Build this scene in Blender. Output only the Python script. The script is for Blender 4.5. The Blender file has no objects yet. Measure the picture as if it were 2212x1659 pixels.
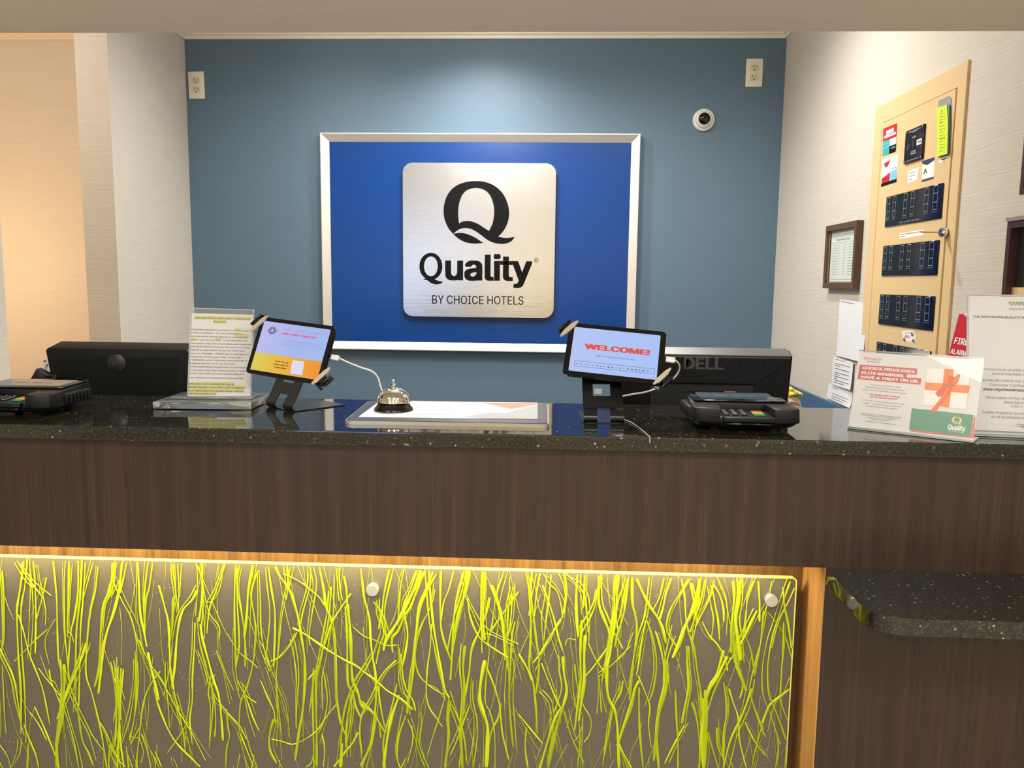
import bpy, bmesh, math, random
from mathutils import Vector, Matrix
from mathutils.geometry import tessellate_polygon, delaunay_2d_cdt
random.seed(7)
# ------------------------------------------------------------------ camera, world, light, exposure
W, H, F = 2212.0, 1659.0, 1763.31
YAW, PITCH, ROLL = 0.045078, 0.124357, -0.0117216
CAM = Vector((0, 0, 1.37))
CR = (Matrix.Rotation(YAW, 3, 'Z') @ Matrix.Rotation(-PITCH, 3, 'X') @ Matrix.Rotation(ROLL, 3, 'Y'))
sc = bpy.context.scene
COL = sc.collection
cd = bpy.data.cameras.new('camera'); cam = bpy.data.objects.new('camera', cd); COL.objects.link(cam)
cd.sensor_width = 36; cd.lens = 36 * F / W; cd.clip_start = 0.02
right, fwd, up = CR.col[0], CR.col[1], CR.col[2]
mw = Matrix((right, up, -fwd)).transposed().to_4x4(); mw.translation = CAM
cam.matrix_world = mw
sc.camera = cam
sc.view_settings.view_transform = 'Standard'; sc.view_settings.look = 'None'
sc.view_settings.exposure = 0.0; sc.view_settings.gamma = 1.0; sc.view_settings.use_curve_mapping = False
try: sc.cycles.max_bounces = 10; sc.cycles.diffuse_bounces = 5; sc.cycles.transparent_max_bounces = 12; sc.cycles.caustics_reflective = False; sc.cycles.caustics_refractive = False; sc.cycles.sample_clamp_indirect = 6
except Exception: pass
wd = bpy.data.worlds.new('sky'); sc.world = wd; wd.use_nodes = True
wd.node_tree.nodes['Background'].inputs[0].default_value = (0.42, 0.60, 1.0, 1)
wd.node_tree.nodes['Background'].inputs[1].default_value = 6.0

def lamp(name, kind, loc, power, color, size=0.1, size_y=None, rot=(0, 0, 0), spot=None, blend=0.6):
    l = bpy.data.lights.new(name, kind); l.energy = power; l.color = color
    if kind == 'AREA':
        l.size = size
        if size_y: l.shape = 'RECTANGLE'; l.size_y = size_y
        else: l.shape = 'DISK'
    elif kind == 'SPOT':
        l.spot_size = math.radians(spot); l.spot_blend = blend; l.shadow_soft_size = size
    else: l.shadow_soft_size = size
    o = bpy.data.objects.new(name, l); COL.objects.link(o); o.location = loc; o.rotation_euler = rot
    return o
WARM = (1.0, 0.965, 0.90)
# added lobby ceiling fixtures, recessed downlights over the desk, the hall lamp and an added jamb fill, the strip under the counter
ADDED_LOBBY_LIGHTS = [(-1.6, -0.9), (0.4, -0.9), (2.2, -0.9), (-1.6, -2.6), (0.4, -2.6), (2.2, -2.6)]
for (x, y) in ADDED_LOBBY_LIGHTS: lamp('added_lobby_lamp', 'AREA', (x, y, 2.715), 38, (1, 0.98, 0.94), 0.55, 0.55)  # unseen lobby panels added as a light source for the counter front
DOWNLIGHTS = [(-0.30, 3.20, 44, 150), (-0.25, 2.70, 46, 168), (-0.95, 2.95, 22, 168), (0.42, 2.60, 46, 168)]
CROWN_FILL = (-0.30, 2.45)
lamp('crown_fill_lamp', 'POINT', (CROWN_FILL[0], CROWN_FILL[1], 2.34), 17, WARM, 0.12)  # point light added to brighten the crown moulding and even out the walls
for (x, y, p, s) in DOWNLIGHTS: lamp('downlight_lamp', 'SPOT', (x, y, 2.44), p, WARM, 0.05, spot=s, blend=0.8)
lamp('hall_lamp_and_fill', 'POINT', (-2.6, 3.12, 1.40), 15, (1.0, 0.64, 0.34), 0.08)
lamp('hall_lamp_and_fill', 'POINT', (-2.2, 2.25, 2.30), 15, (1.0, 0.92, 0.84), 0.10)  # second hall source, added to brighten the jamb of the opening
lamp('strip_lamp', 'AREA', (-0.56, 1.562, 0.848), 10, (1.0, 0.85, 0.45), 2.0, 0.012, rot=(math.radians(30), 0, 0))

def at(u, v, ax, val):
    d = CR @ Vector(((u - W / 2) / F, 1, -(v - H / 2) / F))
    return CAM + d * ((val - CAM[ax]) / d[ax])
def pxl(T, u, v, y=0.0):
    """where the sight line of pixel (u,v) meets the plane local-y = y of frame T, in local (x,z)"""
    d = CR @ Vector(((u - W / 2) / F, 1, -(v - H / 2) / F))
    Ti = T.inverted(); o = Ti @ CAM; dd = Ti.to_3x3() @ d
    p = o + dd * ((y - o.y) / dd.y)
    return p.x, p.z
# ------------------------------------------------------------------ materials
def lin(c): return tuple(((x / 255) / 12.92 if x <= 10.3 else (((x / 255) + 0.055) / 1.055) ** 2.4) for x in c)
MATS = {}
def N(nt, t, **kw):
    n = nt.nodes.new(t)
    for k, v in kw.items():
        if k.startswith('i_'):
            key = k[2:]; n.inputs[int(key) if key.isdigit() else key.replace('_', ' ')].default_value = v
        else: setattr(n, k, v)
    return n
def mat(name, rgb, rough=0.5, metal=0.0, spec=0.5, coat=0.0, emit=None, es=0.0, trans=0.0, ior=1.5, alpha=1.0, bump=0.0, bscale=200.0, var=0.0, vscale=(8, 8, 8), coatr=0.03):
    if name in MATS: return MATS[name]
    m = bpy.data.materials.new(name); m.use_nodes = True; nt = m.node_tree; b = nt.nodes['Principled BSDF']
    c = (*lin(rgb), 1)
    b.inputs['Base Color'].default_value = c; b.inputs['Roughness'].default_value = rough; b.inputs['Metallic'].default_value = metal
    b.inputs['Specular IOR Level'].default_value = spec; b.inputs['Coat Weight'].default_value = coat; b.inputs['Coat Roughness'].default_value = coatr
    b.inputs['Transmission Weight'].default_value = trans; b.inputs['IOR'].default_value = ior; b.inputs['Alpha'].default_value = alpha
    if emit: b.inputs['Emission Color'].default_value = (*lin(emit), 1); b.inputs['Emission Strength'].default_value = es
    tc = N(nt, 'ShaderNodeTexCoord')
    if var > 0:
        mp = N(nt, 'ShaderNodeMapping'); mp.inputs['Scale'].default_value = vscale; nt.links.new(tc.outputs['Object'], mp.inputs[0])
        no = N(nt, 'ShaderNodeTexNoise', i_Scale=1.0, i_Detail=4.0, i_Roughness=0.6); nt.links.new(mp.outputs[0], no.inputs['Vector'])
        cr = N(nt, 'ShaderNodeMapRange'); cr.inputs['From Min'].default_value = 0.3; cr.inputs['From Max'].default_value = 0.7
        cr.inputs['To Min'].default_value = 1 - var; cr.inputs['To Max'].default_value = 1 + var; nt.links.new(no.outputs[0], cr.inputs[0])
        mx = N(nt, 'ShaderNodeVectorMath', operation='SCALE'); mx.inputs[0].default_value = c[:3]; nt.links.new(cr.outputs[0], mx.inputs['Scale'])
        nt.links.new(mx.outputs[0], b.inputs['Base Color'])
    if bump > 0:
        mp2 = N(nt, 'ShaderNodeMapping'); nt.links.new(tc.outputs['Object'], mp2.inputs[0])
        mp2.inputs['Scale'].default_value = bscale if isinstance(bscale, tuple) else (bscale,) * 3
        n2 = N(nt, 'ShaderNodeTexNoise', i_Scale=1.0, i_Detail=3.0); nt.links.new(mp2.outputs[0], n2.inputs['Vector'])
        bp = N(nt, 'ShaderNodeBump', i_Strength=bump, i_Distance=0.002); nt.links.new(n2.outputs[0], bp.inputs['Height']); nt.links.new(bp.outputs[0], b.inputs['Normal'])
    MATS[name] = m
    return m
def streaky(name, rgb, vs, var, bump, rough=0.55, wave=0.0):
    return mat(name, rgb, rough=rough, spec=0.3, var=var, vscale=vs, bump=bump, bscale=vs)
def wood(name, c0, c1, c2, rough=0.32, fine=130.0, coat=0.15):
    m = bpy.data.materials.new(name); m.use_nodes = True; nt = m.node_tree; b = nt.nodes['Principled BSDF']
    tc = N(nt, 'ShaderNodeTexCoord')
    def noise(scale, det, ro=0.6, dist=0.0):
        mp = N(nt, 'ShaderNodeMapping'); mp.inputs['Scale'].default_value = scale; nt.links.new(tc.outputs['Object'], mp.inputs[0])
        n = N(nt, 'ShaderNodeTexNoise', i_Scale=1.0, i_Detail=det, i_Roughness=ro, i_Distortion=dist); nt.links.new(mp.outputs[0], n.inputs['Vector']); return n
    a = noise((44, 44, 0.8), 4, 0.65, 0.2); f = noise((fine * 1.6, fine * 1.6, 3.0), 5, 0.75)
    mxn = N(nt, 'ShaderNodeMix', data_type='FLOAT'); mxn.inputs[0].default_value = 0.48
    nt.links.new(a.outputs[0], mxn.inputs[2]); nt.links.new(f.outputs[0], mxn.inputs[3])
    r = N(nt, 'ShaderNodeValToRGB'); e = r.color_ramp.elements
    e[0].position = 0.33; e[0].color = (*lin(c0), 1); e[1].position = 0.68; e[1].color = (*lin(c2), 1)
    k = r.color_ramp.elements.new(0.5); k.color = (*lin(c1), 1)
    nt.links.new(mxn.outputs[0], r.inputs[0]); nt.links.new(r.outputs[0], b.inputs['Base Color'])
    b.inputs['Roughness'].default_value = rough; b.inputs['Specular IOR Level'].default_value = 0.4; b.inputs['Coat Weight'].default_value = coat; b.inputs['Coat Roughness'].default_value = 0.25
    bp = N(nt, 'ShaderNodeBump', i_Strength=0.12, i_Distance=0.001); nt.links.new(f.outputs[0], bp.inputs['Height']); nt.links.new(bp.outputs[0], b.inputs['Normal'])
    return m
def granite():
    m = bpy.data.materials.new('granite'); m.use_nodes = True; nt = m.node_tree; b = nt.nodes['Principled BSDF']
    tc = N(nt, 'ShaderNodeTexCoord')
    n1 = N(nt, 'ShaderNodeTexNoise', i_Scale=190.0, i_Detail=5.0, i_Roughness=0.75); nt.links.new(tc.outputs['Object'], n1.inputs['Vector'])
    r = N(nt, 'ShaderNodeValToRGB'); el = r.color_ramp.elements
    el[0].position = 0.40; el[0].color = (0.004, 0.005, 0.004, 1); el[1].position = 0.80; el[1].color = (0.16, 0.14, 0.085, 1)
    k = el.new(0.53); k.color = (0.019, 0.018, 0.012, 1); k = el.new(0.64); k.color = (0.058, 0.048, 0.028, 1)
    nt.links.new(n1.outputs[0], r.inputs[0])
    v = N(nt, 'ShaderNodeTexVoronoi', i_Scale=75.0); nt.links.new(tc.outputs['Object'], v.inputs['Vector'])
    lt = N(nt, 'ShaderNodeMapRange'); lt.inputs['From Min'].default_value = 0.21; lt.inputs['From Max'].default_value = 0.10; nt.links.new(v.outputs['Distance'], lt.inputs[0])
    n3 = N(nt, 'ShaderNodeTexNoise', i_Scale=38.0, i_Detail=2.0); nt.links.new(tc.outputs['Object'], n3.inputs['Vector'])
    g = N(nt, 'ShaderNodeMapRange'); g.inputs['From Min'].default_value = 0.47; g.inputs['From Max'].default_value = 0.60; nt.links.new(n3.outputs[0], g.inputs[0])
    mul = N(nt, 'ShaderNodeMath', operation='MULTIPLY'); nt.links.new(lt.outputs[0], mul.inputs[0]); nt.links.new(g.outputs[0], mul.inputs[1])
    mx = N(nt, 'ShaderNodeMix', data_type='RGBA'); nt.links.new(mul.outputs[0], mx.inputs[0]); nt.links.new(r.outputs[0], mx.inputs[6]); mx.inputs[7].default_value = (0.34, 0.33, 0.26, 1)
    nt.links.new(mx.outputs[2], b.inputs['Base Color'])
    b.inputs['Roughness'].default_value = 0.03; b.inputs['IOR'].default_value = 1.62
    bp = N(nt, 'ShaderNodeBump', i_Strength=0.03, i_Distance=0.0006); nt.links.new(n1.outputs[0], bp.inputs['Height']); nt.links.new(bp.outputs[0], b.inputs['Normal'])
    return m
def resin():
    m = bpy.data.materials.new('frosted_resin'); m.use_nodes = True; nt = m.node_tree; b = nt.nodes['Principled BSDF']
    tc = N(nt, 'ShaderNodeTexCoord')
    v = N(nt, 'ShaderNodeTexVoronoi', i_Scale=95.0); v.inputs['Randomness'].default_value = 1.0
    mp = N(nt, 'ShaderNodeMapping'); mp.inputs['Scale'].default_value = (1.0, 1.0, 1.6); mp.inputs['Rotation'].default_value = (0, 0.5, 0); nt.links.new(tc.outputs['Object'], mp.inputs[0]); nt.links.new(mp.outputs[0], v.inputs['Vector'])
    lt = N(nt, 'ShaderNodeMapRange'); lt.inputs['From Min'].default_value = 0.17; lt.inputs['From Max'].default_value = 0.08; nt.links.new(v.outputs['Distance'], lt.inputs[0])
    n3 = N(nt, 'ShaderNodeTexNoise', i_Scale=9.0, i_Detail=2.0); nt.links.new(tc.outputs['Object'], n3.inputs['Vector'])
    g = N(nt, 'ShaderNodeMapRange'); g.inputs['From Min'].default_value = 0.52; g.inputs['From Max'].default_value = 0.72; nt.links.new(n3.outputs[0], g.inputs[0])
    mul = N(nt, 'ShaderNodeMath', operation='MULTIPLY'); nt.links.new(lt.outputs[0], mul.inputs[0]); nt.links.new(g.outputs[0], mul.inputs[1])
    mx = N(nt, 'ShaderNodeMix', data_type='RGBA'); nt.links.new(mul.outputs[0], mx.inputs[0]); mx.inputs[6].default_value = (*lin((92, 86, 73)), 1); mx.inputs[7].default_value = (*lin((235, 225, 200)), 1)
    nt.links.new(mx.outputs[2], b.inputs['Base Color'])
    b.inputs['Roughness'].default_value = 0.45; b.inputs['Coat Weight'].default_value = 0.5; b.inputs['Coat Roughness'].default_value = 0.15
    b.inputs['Subsurface Weight'].default_value = 0.0
    return m
M_WALLX = streaky('wallpaper_cream', (208, 201, 189), (5, 5, 210), 0.035, 0.35)
M_SOFFIT = streaky('wallpaper_soffit', (228, 217, 208), (6, 160, 160), 0.035, 0.3)
M_BLUE = mat('wallpaper_blue', (94, 118, 138), rough=0.5, spec=0.35, var=0.05, vscale=(190, 190, 60), bump=0.25, bscale=(260, 260, 120))
M_BLUE_D = mat('wainscot_blue', (62, 90, 122), rough=0.5, spec=0.3, var=0.04, vscale=(90, 90, 40), bump=0.1, bscale=300)
M_WHITE = mat('painted_white', (236, 230, 216), rough=0.4)
M_CEIL = mat('ceiling_paint', (235, 230, 220), rough=0.8, bump=0.2, bscale=150)
M_FLOOR = mat('floor_tile', (172, 162, 148), rough=0.35, var=0.1, vscale=(3, 3, 3))
M_WOODD = wood('dark_laminate', (39, 27, 20), (54, 38, 28), (76, 54, 40))
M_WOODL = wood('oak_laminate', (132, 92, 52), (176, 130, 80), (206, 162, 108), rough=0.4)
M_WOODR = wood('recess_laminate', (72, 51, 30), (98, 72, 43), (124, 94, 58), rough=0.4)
M_GRAN = granite()
M_RESIN = resin()
M_EDGE = mat('resin_edge', (226, 232, 120), rough=0.3, spec=0.5)
M_STEEL = mat('brushed_steel', (226, 224, 220), rough=0.27, metal=1.0, bump=0.12, bscale=(6, 400, 400))
M_ALU = mat('satin_aluminium', (236, 232, 224), rough=0.35, metal=0.55)
M_CHROME = mat('chrome', (235, 232, 225), rough=0.05, metal=1.0)
M_SIGNBLUE = mat('sign_blue', (0, 60, 132), rough=0.30, spec=0.4, coat=0.15, coatr=0.3)
M_BLACK = mat('black_plastic', (10, 10, 12), rough=0.42, spec=.32, bump=0.05, bscale=900)
M_BLACKG = mat('black_gloss', (8, 9, 11), rough=0.08)
M_BLACKM = mat('black_metal', (14, 14, 16), rough=0.28, spec=0.5)
M_INK = mat('black_ink', (10, 11, 13), rough=0.55, spec=.15)
M_DARK = mat('dark_gap', (40, 30, 20), rough=0.9)
M_GREYINK = mat('grey_ink', (112, 112, 114), rough=0.6)
M_REDINK = mat('red_ink', (196, 62, 66), rough=0.5)
M_PAPER = mat('paper', (226, 228, 233), rough=0.65)
M_PAPERW = mat('paper_warm', (226, 226, 226), rough=0.65)
M_ACRYL = mat('clear_acrylic', (245, 248, 248), rough=0.03, trans=1.0, ior=1.3)
M_ACRYLE = mat('acrylic_edge', (225, 232, 230), rough=0.15, trans=0.4, ior=1.4)
M_TAN = mat('tan_enamel', (226, 196, 146), rough=0.4, bump=0.05, bscale=300)
M_WHITEINK = mat('white_ink', (245, 244, 240), rough=0.5)
def inside(p, loops):
    c = False
    for l in loops:
        for i in range(len(l)):
            a, b = l[i], l[i - 1]
            if (a[1] > p[1]) != (b[1] > p[1]) and p[0] < (b[0] - a[0]) * (p[1] - a[1]) / (b[1] - a[1]) + a[0]: c = not c
    return c
def cdt(loops):
    flat = [Vector((p[0], p[1])) for l in loops for p in l]; ed = []; k = 0
    for l in loops:
        m = len(l); ed += [(k + i, k + (i + 1) % m) for i in range(m)]; k += m
    vo, eo, fo, ov, oe, of = delaunay_2d_cdt(flat, ed, [], 0, 1e-7)
    out = []
    for f in fo:
        if not inside(sum((vo[i] for i in f), Vector((0, 0))) / 3, loops): continue
        idx = [ov[i][0] if ov[i] else min(range(len(flat)), key=lambda q: (flat[q] - vo[i]).length) for i in f]
        if len(set(idx)) == 3: out.append(idx)
    return out
# ------------------------------------------------------------------ mesh builder
class MB:
    def __init__(s): s.v = []; s.f = []; s.sm = []
    def add(s, vs, fs, M=None, smooth=False):
        o = len(s.v)
        for p in vs:
            p = Vector(p); s.v.append((M @ p) if M is not None else p)
        for f in fs: s.f.append([i + o for i in f]); s.sm.append(smooth)
        return s
    def box(s, x0, x1, y0, y1, z0, z1, bev=0.0, seg=2, M=None):
        if bev <= 0:
            vs = [(x, y, z) for z in (z0, z1) for y in (y0, y1) for x in (x0, x1)]
            return s.add(vs, [(0, 2, 3, 1), (4, 5, 7, 6), (0, 1, 5, 4), (2, 6, 7, 3), (0, 4, 6, 2), (1, 3, 7, 5)], M)
        bm = bmesh.new(); bmesh.ops.create_cube(bm, size=1.0)
        for v in bm.verts: v.co = Vector(((x0 + x1) / 2 + v.co.x * (x1 - x0), (y0 + y1) / 2 + v.co.y * (y1 - y0), (z0 + z1) / 2 + v.co.z * (z1 - z0)))
        bmesh.ops.bevel(bm, geom=bm.edges[:], offset=bev, segments=seg, profile=0.5, affect='EDGES')
        bm.verts.index_update(); s.add([v.co.copy() for v in bm.verts], [[v.index for v in f.verts] for f in bm.faces], M, True); bm.free(); return s
    def prism(s, pts, y0, y1, holes=(), M=None, smooth=False):
        """outline in local x-z, front face at y0, back face at y1"""
        loops = [list(pts)] + [list(h) for h in holes]
        flat = [p for l in loops for p in l]; n = len(flat)
        tri = cdt(loops) if (holes or n > 30) else tessellate_polygon([[Vector((p[0], p[1], 0)) for p in l] for l in loops])
        vs = [(p[0], y0, p[1]) for p in flat]; fs = []
        for t in tri:
            a, b, c = [flat[i] for i in t]
            ccw = (b[0] - a[0]) * (c[1] - a[1]) - (b[1] - a[1]) * (c[0] - a[0]) > 0
            fs.append(tuple(t) if ccw else tuple(reversed(t)))
        if y1 is not None:
            vs += [(p[0], y1, p[1]) for p in flat]
            fs += [tuple(i + n for i in reversed(f)) for f in fs[:]]
            k = 0
            for l in loops:
                m = len(l)
                ar = sum(l[i][0] * l[(i + 1) % m][1] - l[(i + 1) % m][0] * l[i][1] for i in range(m))
                outer = (k == 0)
                for i in range(m):
                    a, b = k + i, k + (i + 1) % m
                    q = (a, a + n, b + n, b) if ((ar > 0) == outer) else (b, b + n, a + n, a)
                    fs.append(q)
                k += m
        return s.add(vs, fs, M, smooth)
    def tube(s, pts, r, n=10, M=None):
        pts = [Vector(p) for p in pts]; rs = r if isinstance(r, (list, tuple)) else [r] * len(pts)
        rings = []; t0 = (pts[1] - pts[0]).normalized(); nrm = t0.orthogonal().normalized(); vs = []
        for i, p in enumerate(pts):
            t = (pts[min(i + 1, len(pts) - 1)] - pts[max(i - 1, 0)]).normalized()
            nrm = (nrm - t * nrm.dot(t)).normalized(); b = t.cross(nrm)
            for k in range(n):
                a = 2 * math.pi * k / n; vs.append(p + (nrm * math.cos(a) + b * math.sin(a)) * rs[i])
        fs = []
        for i in range(len(pts) - 1):
            for k in range(n):
                a = i * n + k; b = i * n + (k + 1) % n; fs.append((a, b, b + n, a + n))
        fs.append(tuple(reversed(range(n)))); fs.append(tuple(range((len(pts) - 1) * n, len(pts) * n)))
        return s.add(vs, fs, M, True)
    def lathe(s, prof, n=32, M=None):
        vs = []; fs = []
        for (r, z) in prof:
            for k in range(n): a = 2 * math.pi * k / n; vs.append((r * math.cos(a), r * math.sin(a), z))
        for i in range(len(prof) - 1):
            for k in range(n):
                a = i * n + k; b = i * n + (k + 1) % n; fs.append((a, b, b + n, a + n))
        fs.append(tuple(reversed(range(n)))); fs.append(tuple(range((len(prof) - 1) * n, len(prof) * n)))
        return s.add(vs, fs, M, True)
    def quad(s, pts, y, M=None): return s.prism(pts, y, None, M=M)
    def bar(s, a, b, w, y):
        a = Vector(a); b = Vector(b); d = (b - a).normalized(); n = Vector((-d.y, d.x)) * w / 2
        return s.prism([a - n, b - n, b + n, a + n], y, None)
    def text(s, txt, x0, z0, x1=None, cap=None, y=-0.0004, bold=0.0, font='ui', vis=None, top=None, th=None, M=None, slope=0.0, sx=None):
        vs, fs, bb = glyphs(txt, font, bold)
        vb = glyphs(vis, font, bold)[2] if vis else bb
        w = vb[1] - vb[0]
        if x1 is not None: kx = (x1 - x0) / w
        kz = (top - z0) / (bb[3] - bb[2]) if top is not None else (cap / 0.72 if cap else kx)
        if x1 is None: kx = kz if sx is None else kz * sx
        zo = bb[2] if top is not None else 0.0
        P = [(x0 + (p[0] - bb[0]) * kx, z0 + (p[1] - zo) * kz + slope * (p[0] - bb[0]) * kx, p[2] if len(p) > 2 else 0.0) for p in vs]
        if th is None: return s.add([(p[0], y - p[2], p[1]) for p in P], fs, M)
        n = len(P); V = [(p[0], y - p[2], p[1]) for p in P] + [(p[0], y + th, p[1]) for p in P]
        ed = {}
        for f in fs:
            for i in range(len(f)):
                e = (f[i], f[(i + 1) % len(f)]); ed[e] = 1
        side = [(e[1], e[0], e[0] + n, e[1] + n) for e in ed if (e[1], e[0]) not in ed]
        return s.add(V, list(fs) + side, M)
    def build(s, name, m, parent=None):
        me = bpy.data.meshes.new(name); me.from_pydata([tuple(v) for v in s.v], [], s.f)
        me.polygons.foreach_set('use_smooth', s.sm); me.update()
        if any(s.sm):
            try: me.set_sharp_from_angle(angle=math.radians(40))
            except Exception: pass
        for mm in (m if isinstance(m, (list, tuple)) else [m]): me.materials.append(mm)
        o = bpy.data.objects.new(name, me); COL.objects.link(o)
        if parent is not None: o.parent = parent
        return o
FONTS = {}
def font(k):
    if k not in FONTS:
        f = None
        if k == 'ui':
            try: f = bpy.data.fonts.load(bpy.utils.system_resource('DATAFILES', path='fonts') + '/Inter.woff2')
            except Exception: f = None
        FONTS[k] = f
    return FONTS[k]
GL = {}
def glyphs(txt, fk, bold):
    key = (txt, fk, bold)
    if key not in GL:
        c = bpy.data.curves.new('t', 'FONT'); c.body = txt; c.size = 1.0; c.resolution_u = 3; c.fill_mode = 'FRONT'
        f = font(fk)
        if f: c.font = f
        o = bpy.data.objects.new('t', c); me = bpy.data.meshes.new_from_object(o)
        vs = [(v.co.x, v.co.y) for v in me.vertices]; fs = [tuple(p.vertices) for p in me.polygons]
        fs2 = []
        for f_ in fs:
            a, b, cc = vs[f_[0]], vs[f_[1]], vs[f_[2]]
            ar = sum(vs[f_[i]][0] * vs[f_[(i + 1) % len(f_)]][1] - vs[f_[(i + 1) % len(f_)]][0] * vs[f_[i]][1] for i in range(len(f_)))
            fs2.append(f_ if ar > 0 else tuple(reversed(f_)))
        bpy.data.objects.remove(o); bpy.data.curves.remove(c); bpy.data.meshes.remove(me)
        if bold:
            b0, f0, n0 = vs, fs2, len(vs); vs, fs2 = [], []
            for k, (ox_, oy_) in enumerate(((-1, .5), (1, .5), (-1, -.5), (1, -.5), (0, 0))):
                vs += [(x + ox_ * bold, y + oy_ * bold, k * 3e-5) for x, y in b0]; fs2 += [tuple(i + k * n0 for i in f_) for f_ in f0]
        xs = [v[0] for v in vs] or [0, 1]; ys = [v[1] for v in vs] or [0, 1]
        GL[key] = (vs, fs2, (min(xs), max(xs), min(ys), max(ys)))
    return GL[key]
def tag(o, label=None, cat=None, group=None, kind=None):
    for k, v in (('label', label), ('category', cat), ('group', group), ('kind', kind)):
        if v: o[k] = v
    return o
def thing(name, T, label, cat, group=None):
    o = bpy.data.objects.new(name, None); COL.objects.link(o); o.empty_display_size = 0.05
    o.matrix_world = T
    tag(o, label, cat, group); return o
def struct(mb, name, m, parent=None): return tag(mb.build(name, m, parent), kind='structure')
def frame(loc, yaw=0.0, tilt=0.0, roll=0.0):
    r = math.radians
    R = Matrix.Rotation(r(yaw), 4, 'Z') @ Matrix.Rotation(r(tilt), 4, 'X') @ Matrix.Rotation(r(roll), 4, 'Y')
    return Matrix.Translation(Vector(loc)) @ R
def rrect(x0, x1, z0, z1, r, n=6):
    P = []
    for cx, cz, a0 in ((x1 - r, z0 + r, -90), (x1 - r, z1 - r, 0), (x0 + r, z1 - r, 90), (x0 + r, z0 + r, 180)):
        for k in range(n + 1):
            a = math.radians(a0 + 90 * k / n); P.append((cx + r * math.cos(a), cz + r * math.sin(a)))
    return P
def circ(cx, cz, r, n=24, rz=None): return [(cx + r * math.cos(2 * math.pi * k / n), cz + (rz or r) * math.sin(2 * math.pi * k / n)) for k in range(n)]
def spline(pts, sub=5, closed=False):
    P = [Vector(p) for p in pts]; n = len(P); out = []
    rng = range(n) if closed else range(n - 1)
    for i in rng:
        p1, p2 = P[i], P[(i + 1) % n]
        p0 = P[i - 1] if (closed or i > 0) else p1; p3 = P[(i + 2) % n] if (closed or i + 2 < n) else p2
        for k in range(sub):
            t = k / sub
            out.append(0.5 * ((2 * p1) + (p2 - p0) * t + (2 * p0 - 5 * p1 + 4 * p2 - p3) * t * t + (3 * p1 - p0 - 3 * p2 + p3) * t ** 3))
    if not closed: out.append(P[-1])
    return out
def cropper(ox, oy, s): return lambda x, y: (ox + x / s, oy + y / s)
def plot(T, cv, pts, y=0.0): return [pxl(T, *cv(x, yy), y) for x, yy in pts]
# ------------------------------------------------------------------ room
XL, XR, YB, YO = -1.5913, 0.966, 3.6, 1.64
ZC = 1.0875
struct(MB().box(-4, 4, -4, 4, -0.05, 0), 'floor', M_FLOOR)
struct(MB().box(-4, 4, -4, YO, 2.75, 2.8), 'ceiling', M_CEIL)
struct(MB().box(-4, XR + .12, YO, 4, 2.47, 2.52), 'ceiling', M_CEIL)
struct(MB().box(XL, XR + .12, YB, YB + .12, 0, 2.47), 'wall_back', M_BLUE)
struct(MB().box(XR, XR + .12, YO, YB, 0, 2.47), 'wall_right', M_WALLX)
Yd0, Yd1 = 2.329, 2.9636
struct(MB().box(XL - .12, XL, Yd1, YB + .12, 0, 2.47), 'wall_left', M_WALLX)
struct(MB().box(XL - .12, XL, YO, Yd0, 0, 2.47), 'wall_left', M_WALLX)
struct(MB().box(-4, XL - .12, 3.75, 3.87, 0, 2.47), 'wall_hall', M_WALLX)
struct(MB().box(-3.4, -3.3, YO, 3.75, 0, 2.47), 'wall_hall', M_WALLX)
struct(MB().box(-4, XL - .12, YO - .1, YO, 0, 2.75), 'wall_lobby_left', M_WALLX)
struct(MB().box(XR + .005, 4, YO, YO + .1, 0, 2.75), 'wall_lobby_right', M_WALLX)
struct(MB().box(XL - .12, 1.5, 0.9, YO, 1.847, 2.75), 'wall_header', M_SOFFIT)
struct(MB().box(XL - .12, XR + .005, YO, YO + .1, 2.0, 2.75), 'wall_lobby_top', M_WALLX)
struct(MB().box(-4.1, -4, -4, 4, 0, 2.8), 'wall_lobby_west', M_WALLX)
struct(MB().box(4, 4.1, -4, 4, 0, 2.8), 'wall_lobby_east', M_WALLX)
wf = MB()
for b in ((-4, -2.3, 0, 2.8), (-1.15, 4, 0, 2.8), (-2.3, -1.15, 0, 0.7), (-2.3, -1.15, 1.9, 2.8)): wf.box(b[0], b[1], -4.12, -4, b[2], b[3])
struct(wf, 'wall_front', M_WALLX)
wn = struct(MB().prism([(-2.3, .7), (-1.15, .7), (-1.15, 1.9), (-2.3, 1.9)], -4.1, -4.03, holes=[[(-2.24, .76), (-1.21, .76), (-1.21, 1.84), (-2.24, 1.84)]]).box(-1.74, -1.70, -4.1, -4.03, .76, 1.84), 'added_window_1', M_WHITE)  # unseen window added so the logo plate picks up blue daylight
struct(MB().box(-2.24, -1.21, -4.07, -4.065, .76, 1.84), 'pane', M_ACRYL, wn)
# crown moulding: stepped profile run round the three walls
prof = [(0, 0), (.010, 0), (.012, .012), (.020, .016), (.022, .028), (.030, .032), (.034, .048), (.048, .060), (.050, .078), (0, .082)]
zc0 = 2.3885
def crown(path, inward):
    mb = MB(); vs = []; k = len(prof)
    for i, (x, y) in enumerate(path):
        for (d, z) in prof: vs.append((x + inward[i][0] * d, y + inward[i][1] * d, zc0 + z))
    fs = []
    for i in range(len(path) - 1):
        for j in range(k):
            a, b = i * k + j, i * k + (j + 1) % k; fs.append((a, a + k, b + k, b))
    return mb.add(vs, fs)
struct(crown([(XL, Yd1), (XL, YB), (XR, YB), (XR, YO + .1)], [(1, 0), (1, -1), (-1, -1), (-1, 0)]), 'trim_1', M_WHITE)
zh = 2.4285 - zc0
cm = crown([(-3.3, 3.75), (XL - .12, 3.75)], [(0, -1), (0, -1)])
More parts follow.
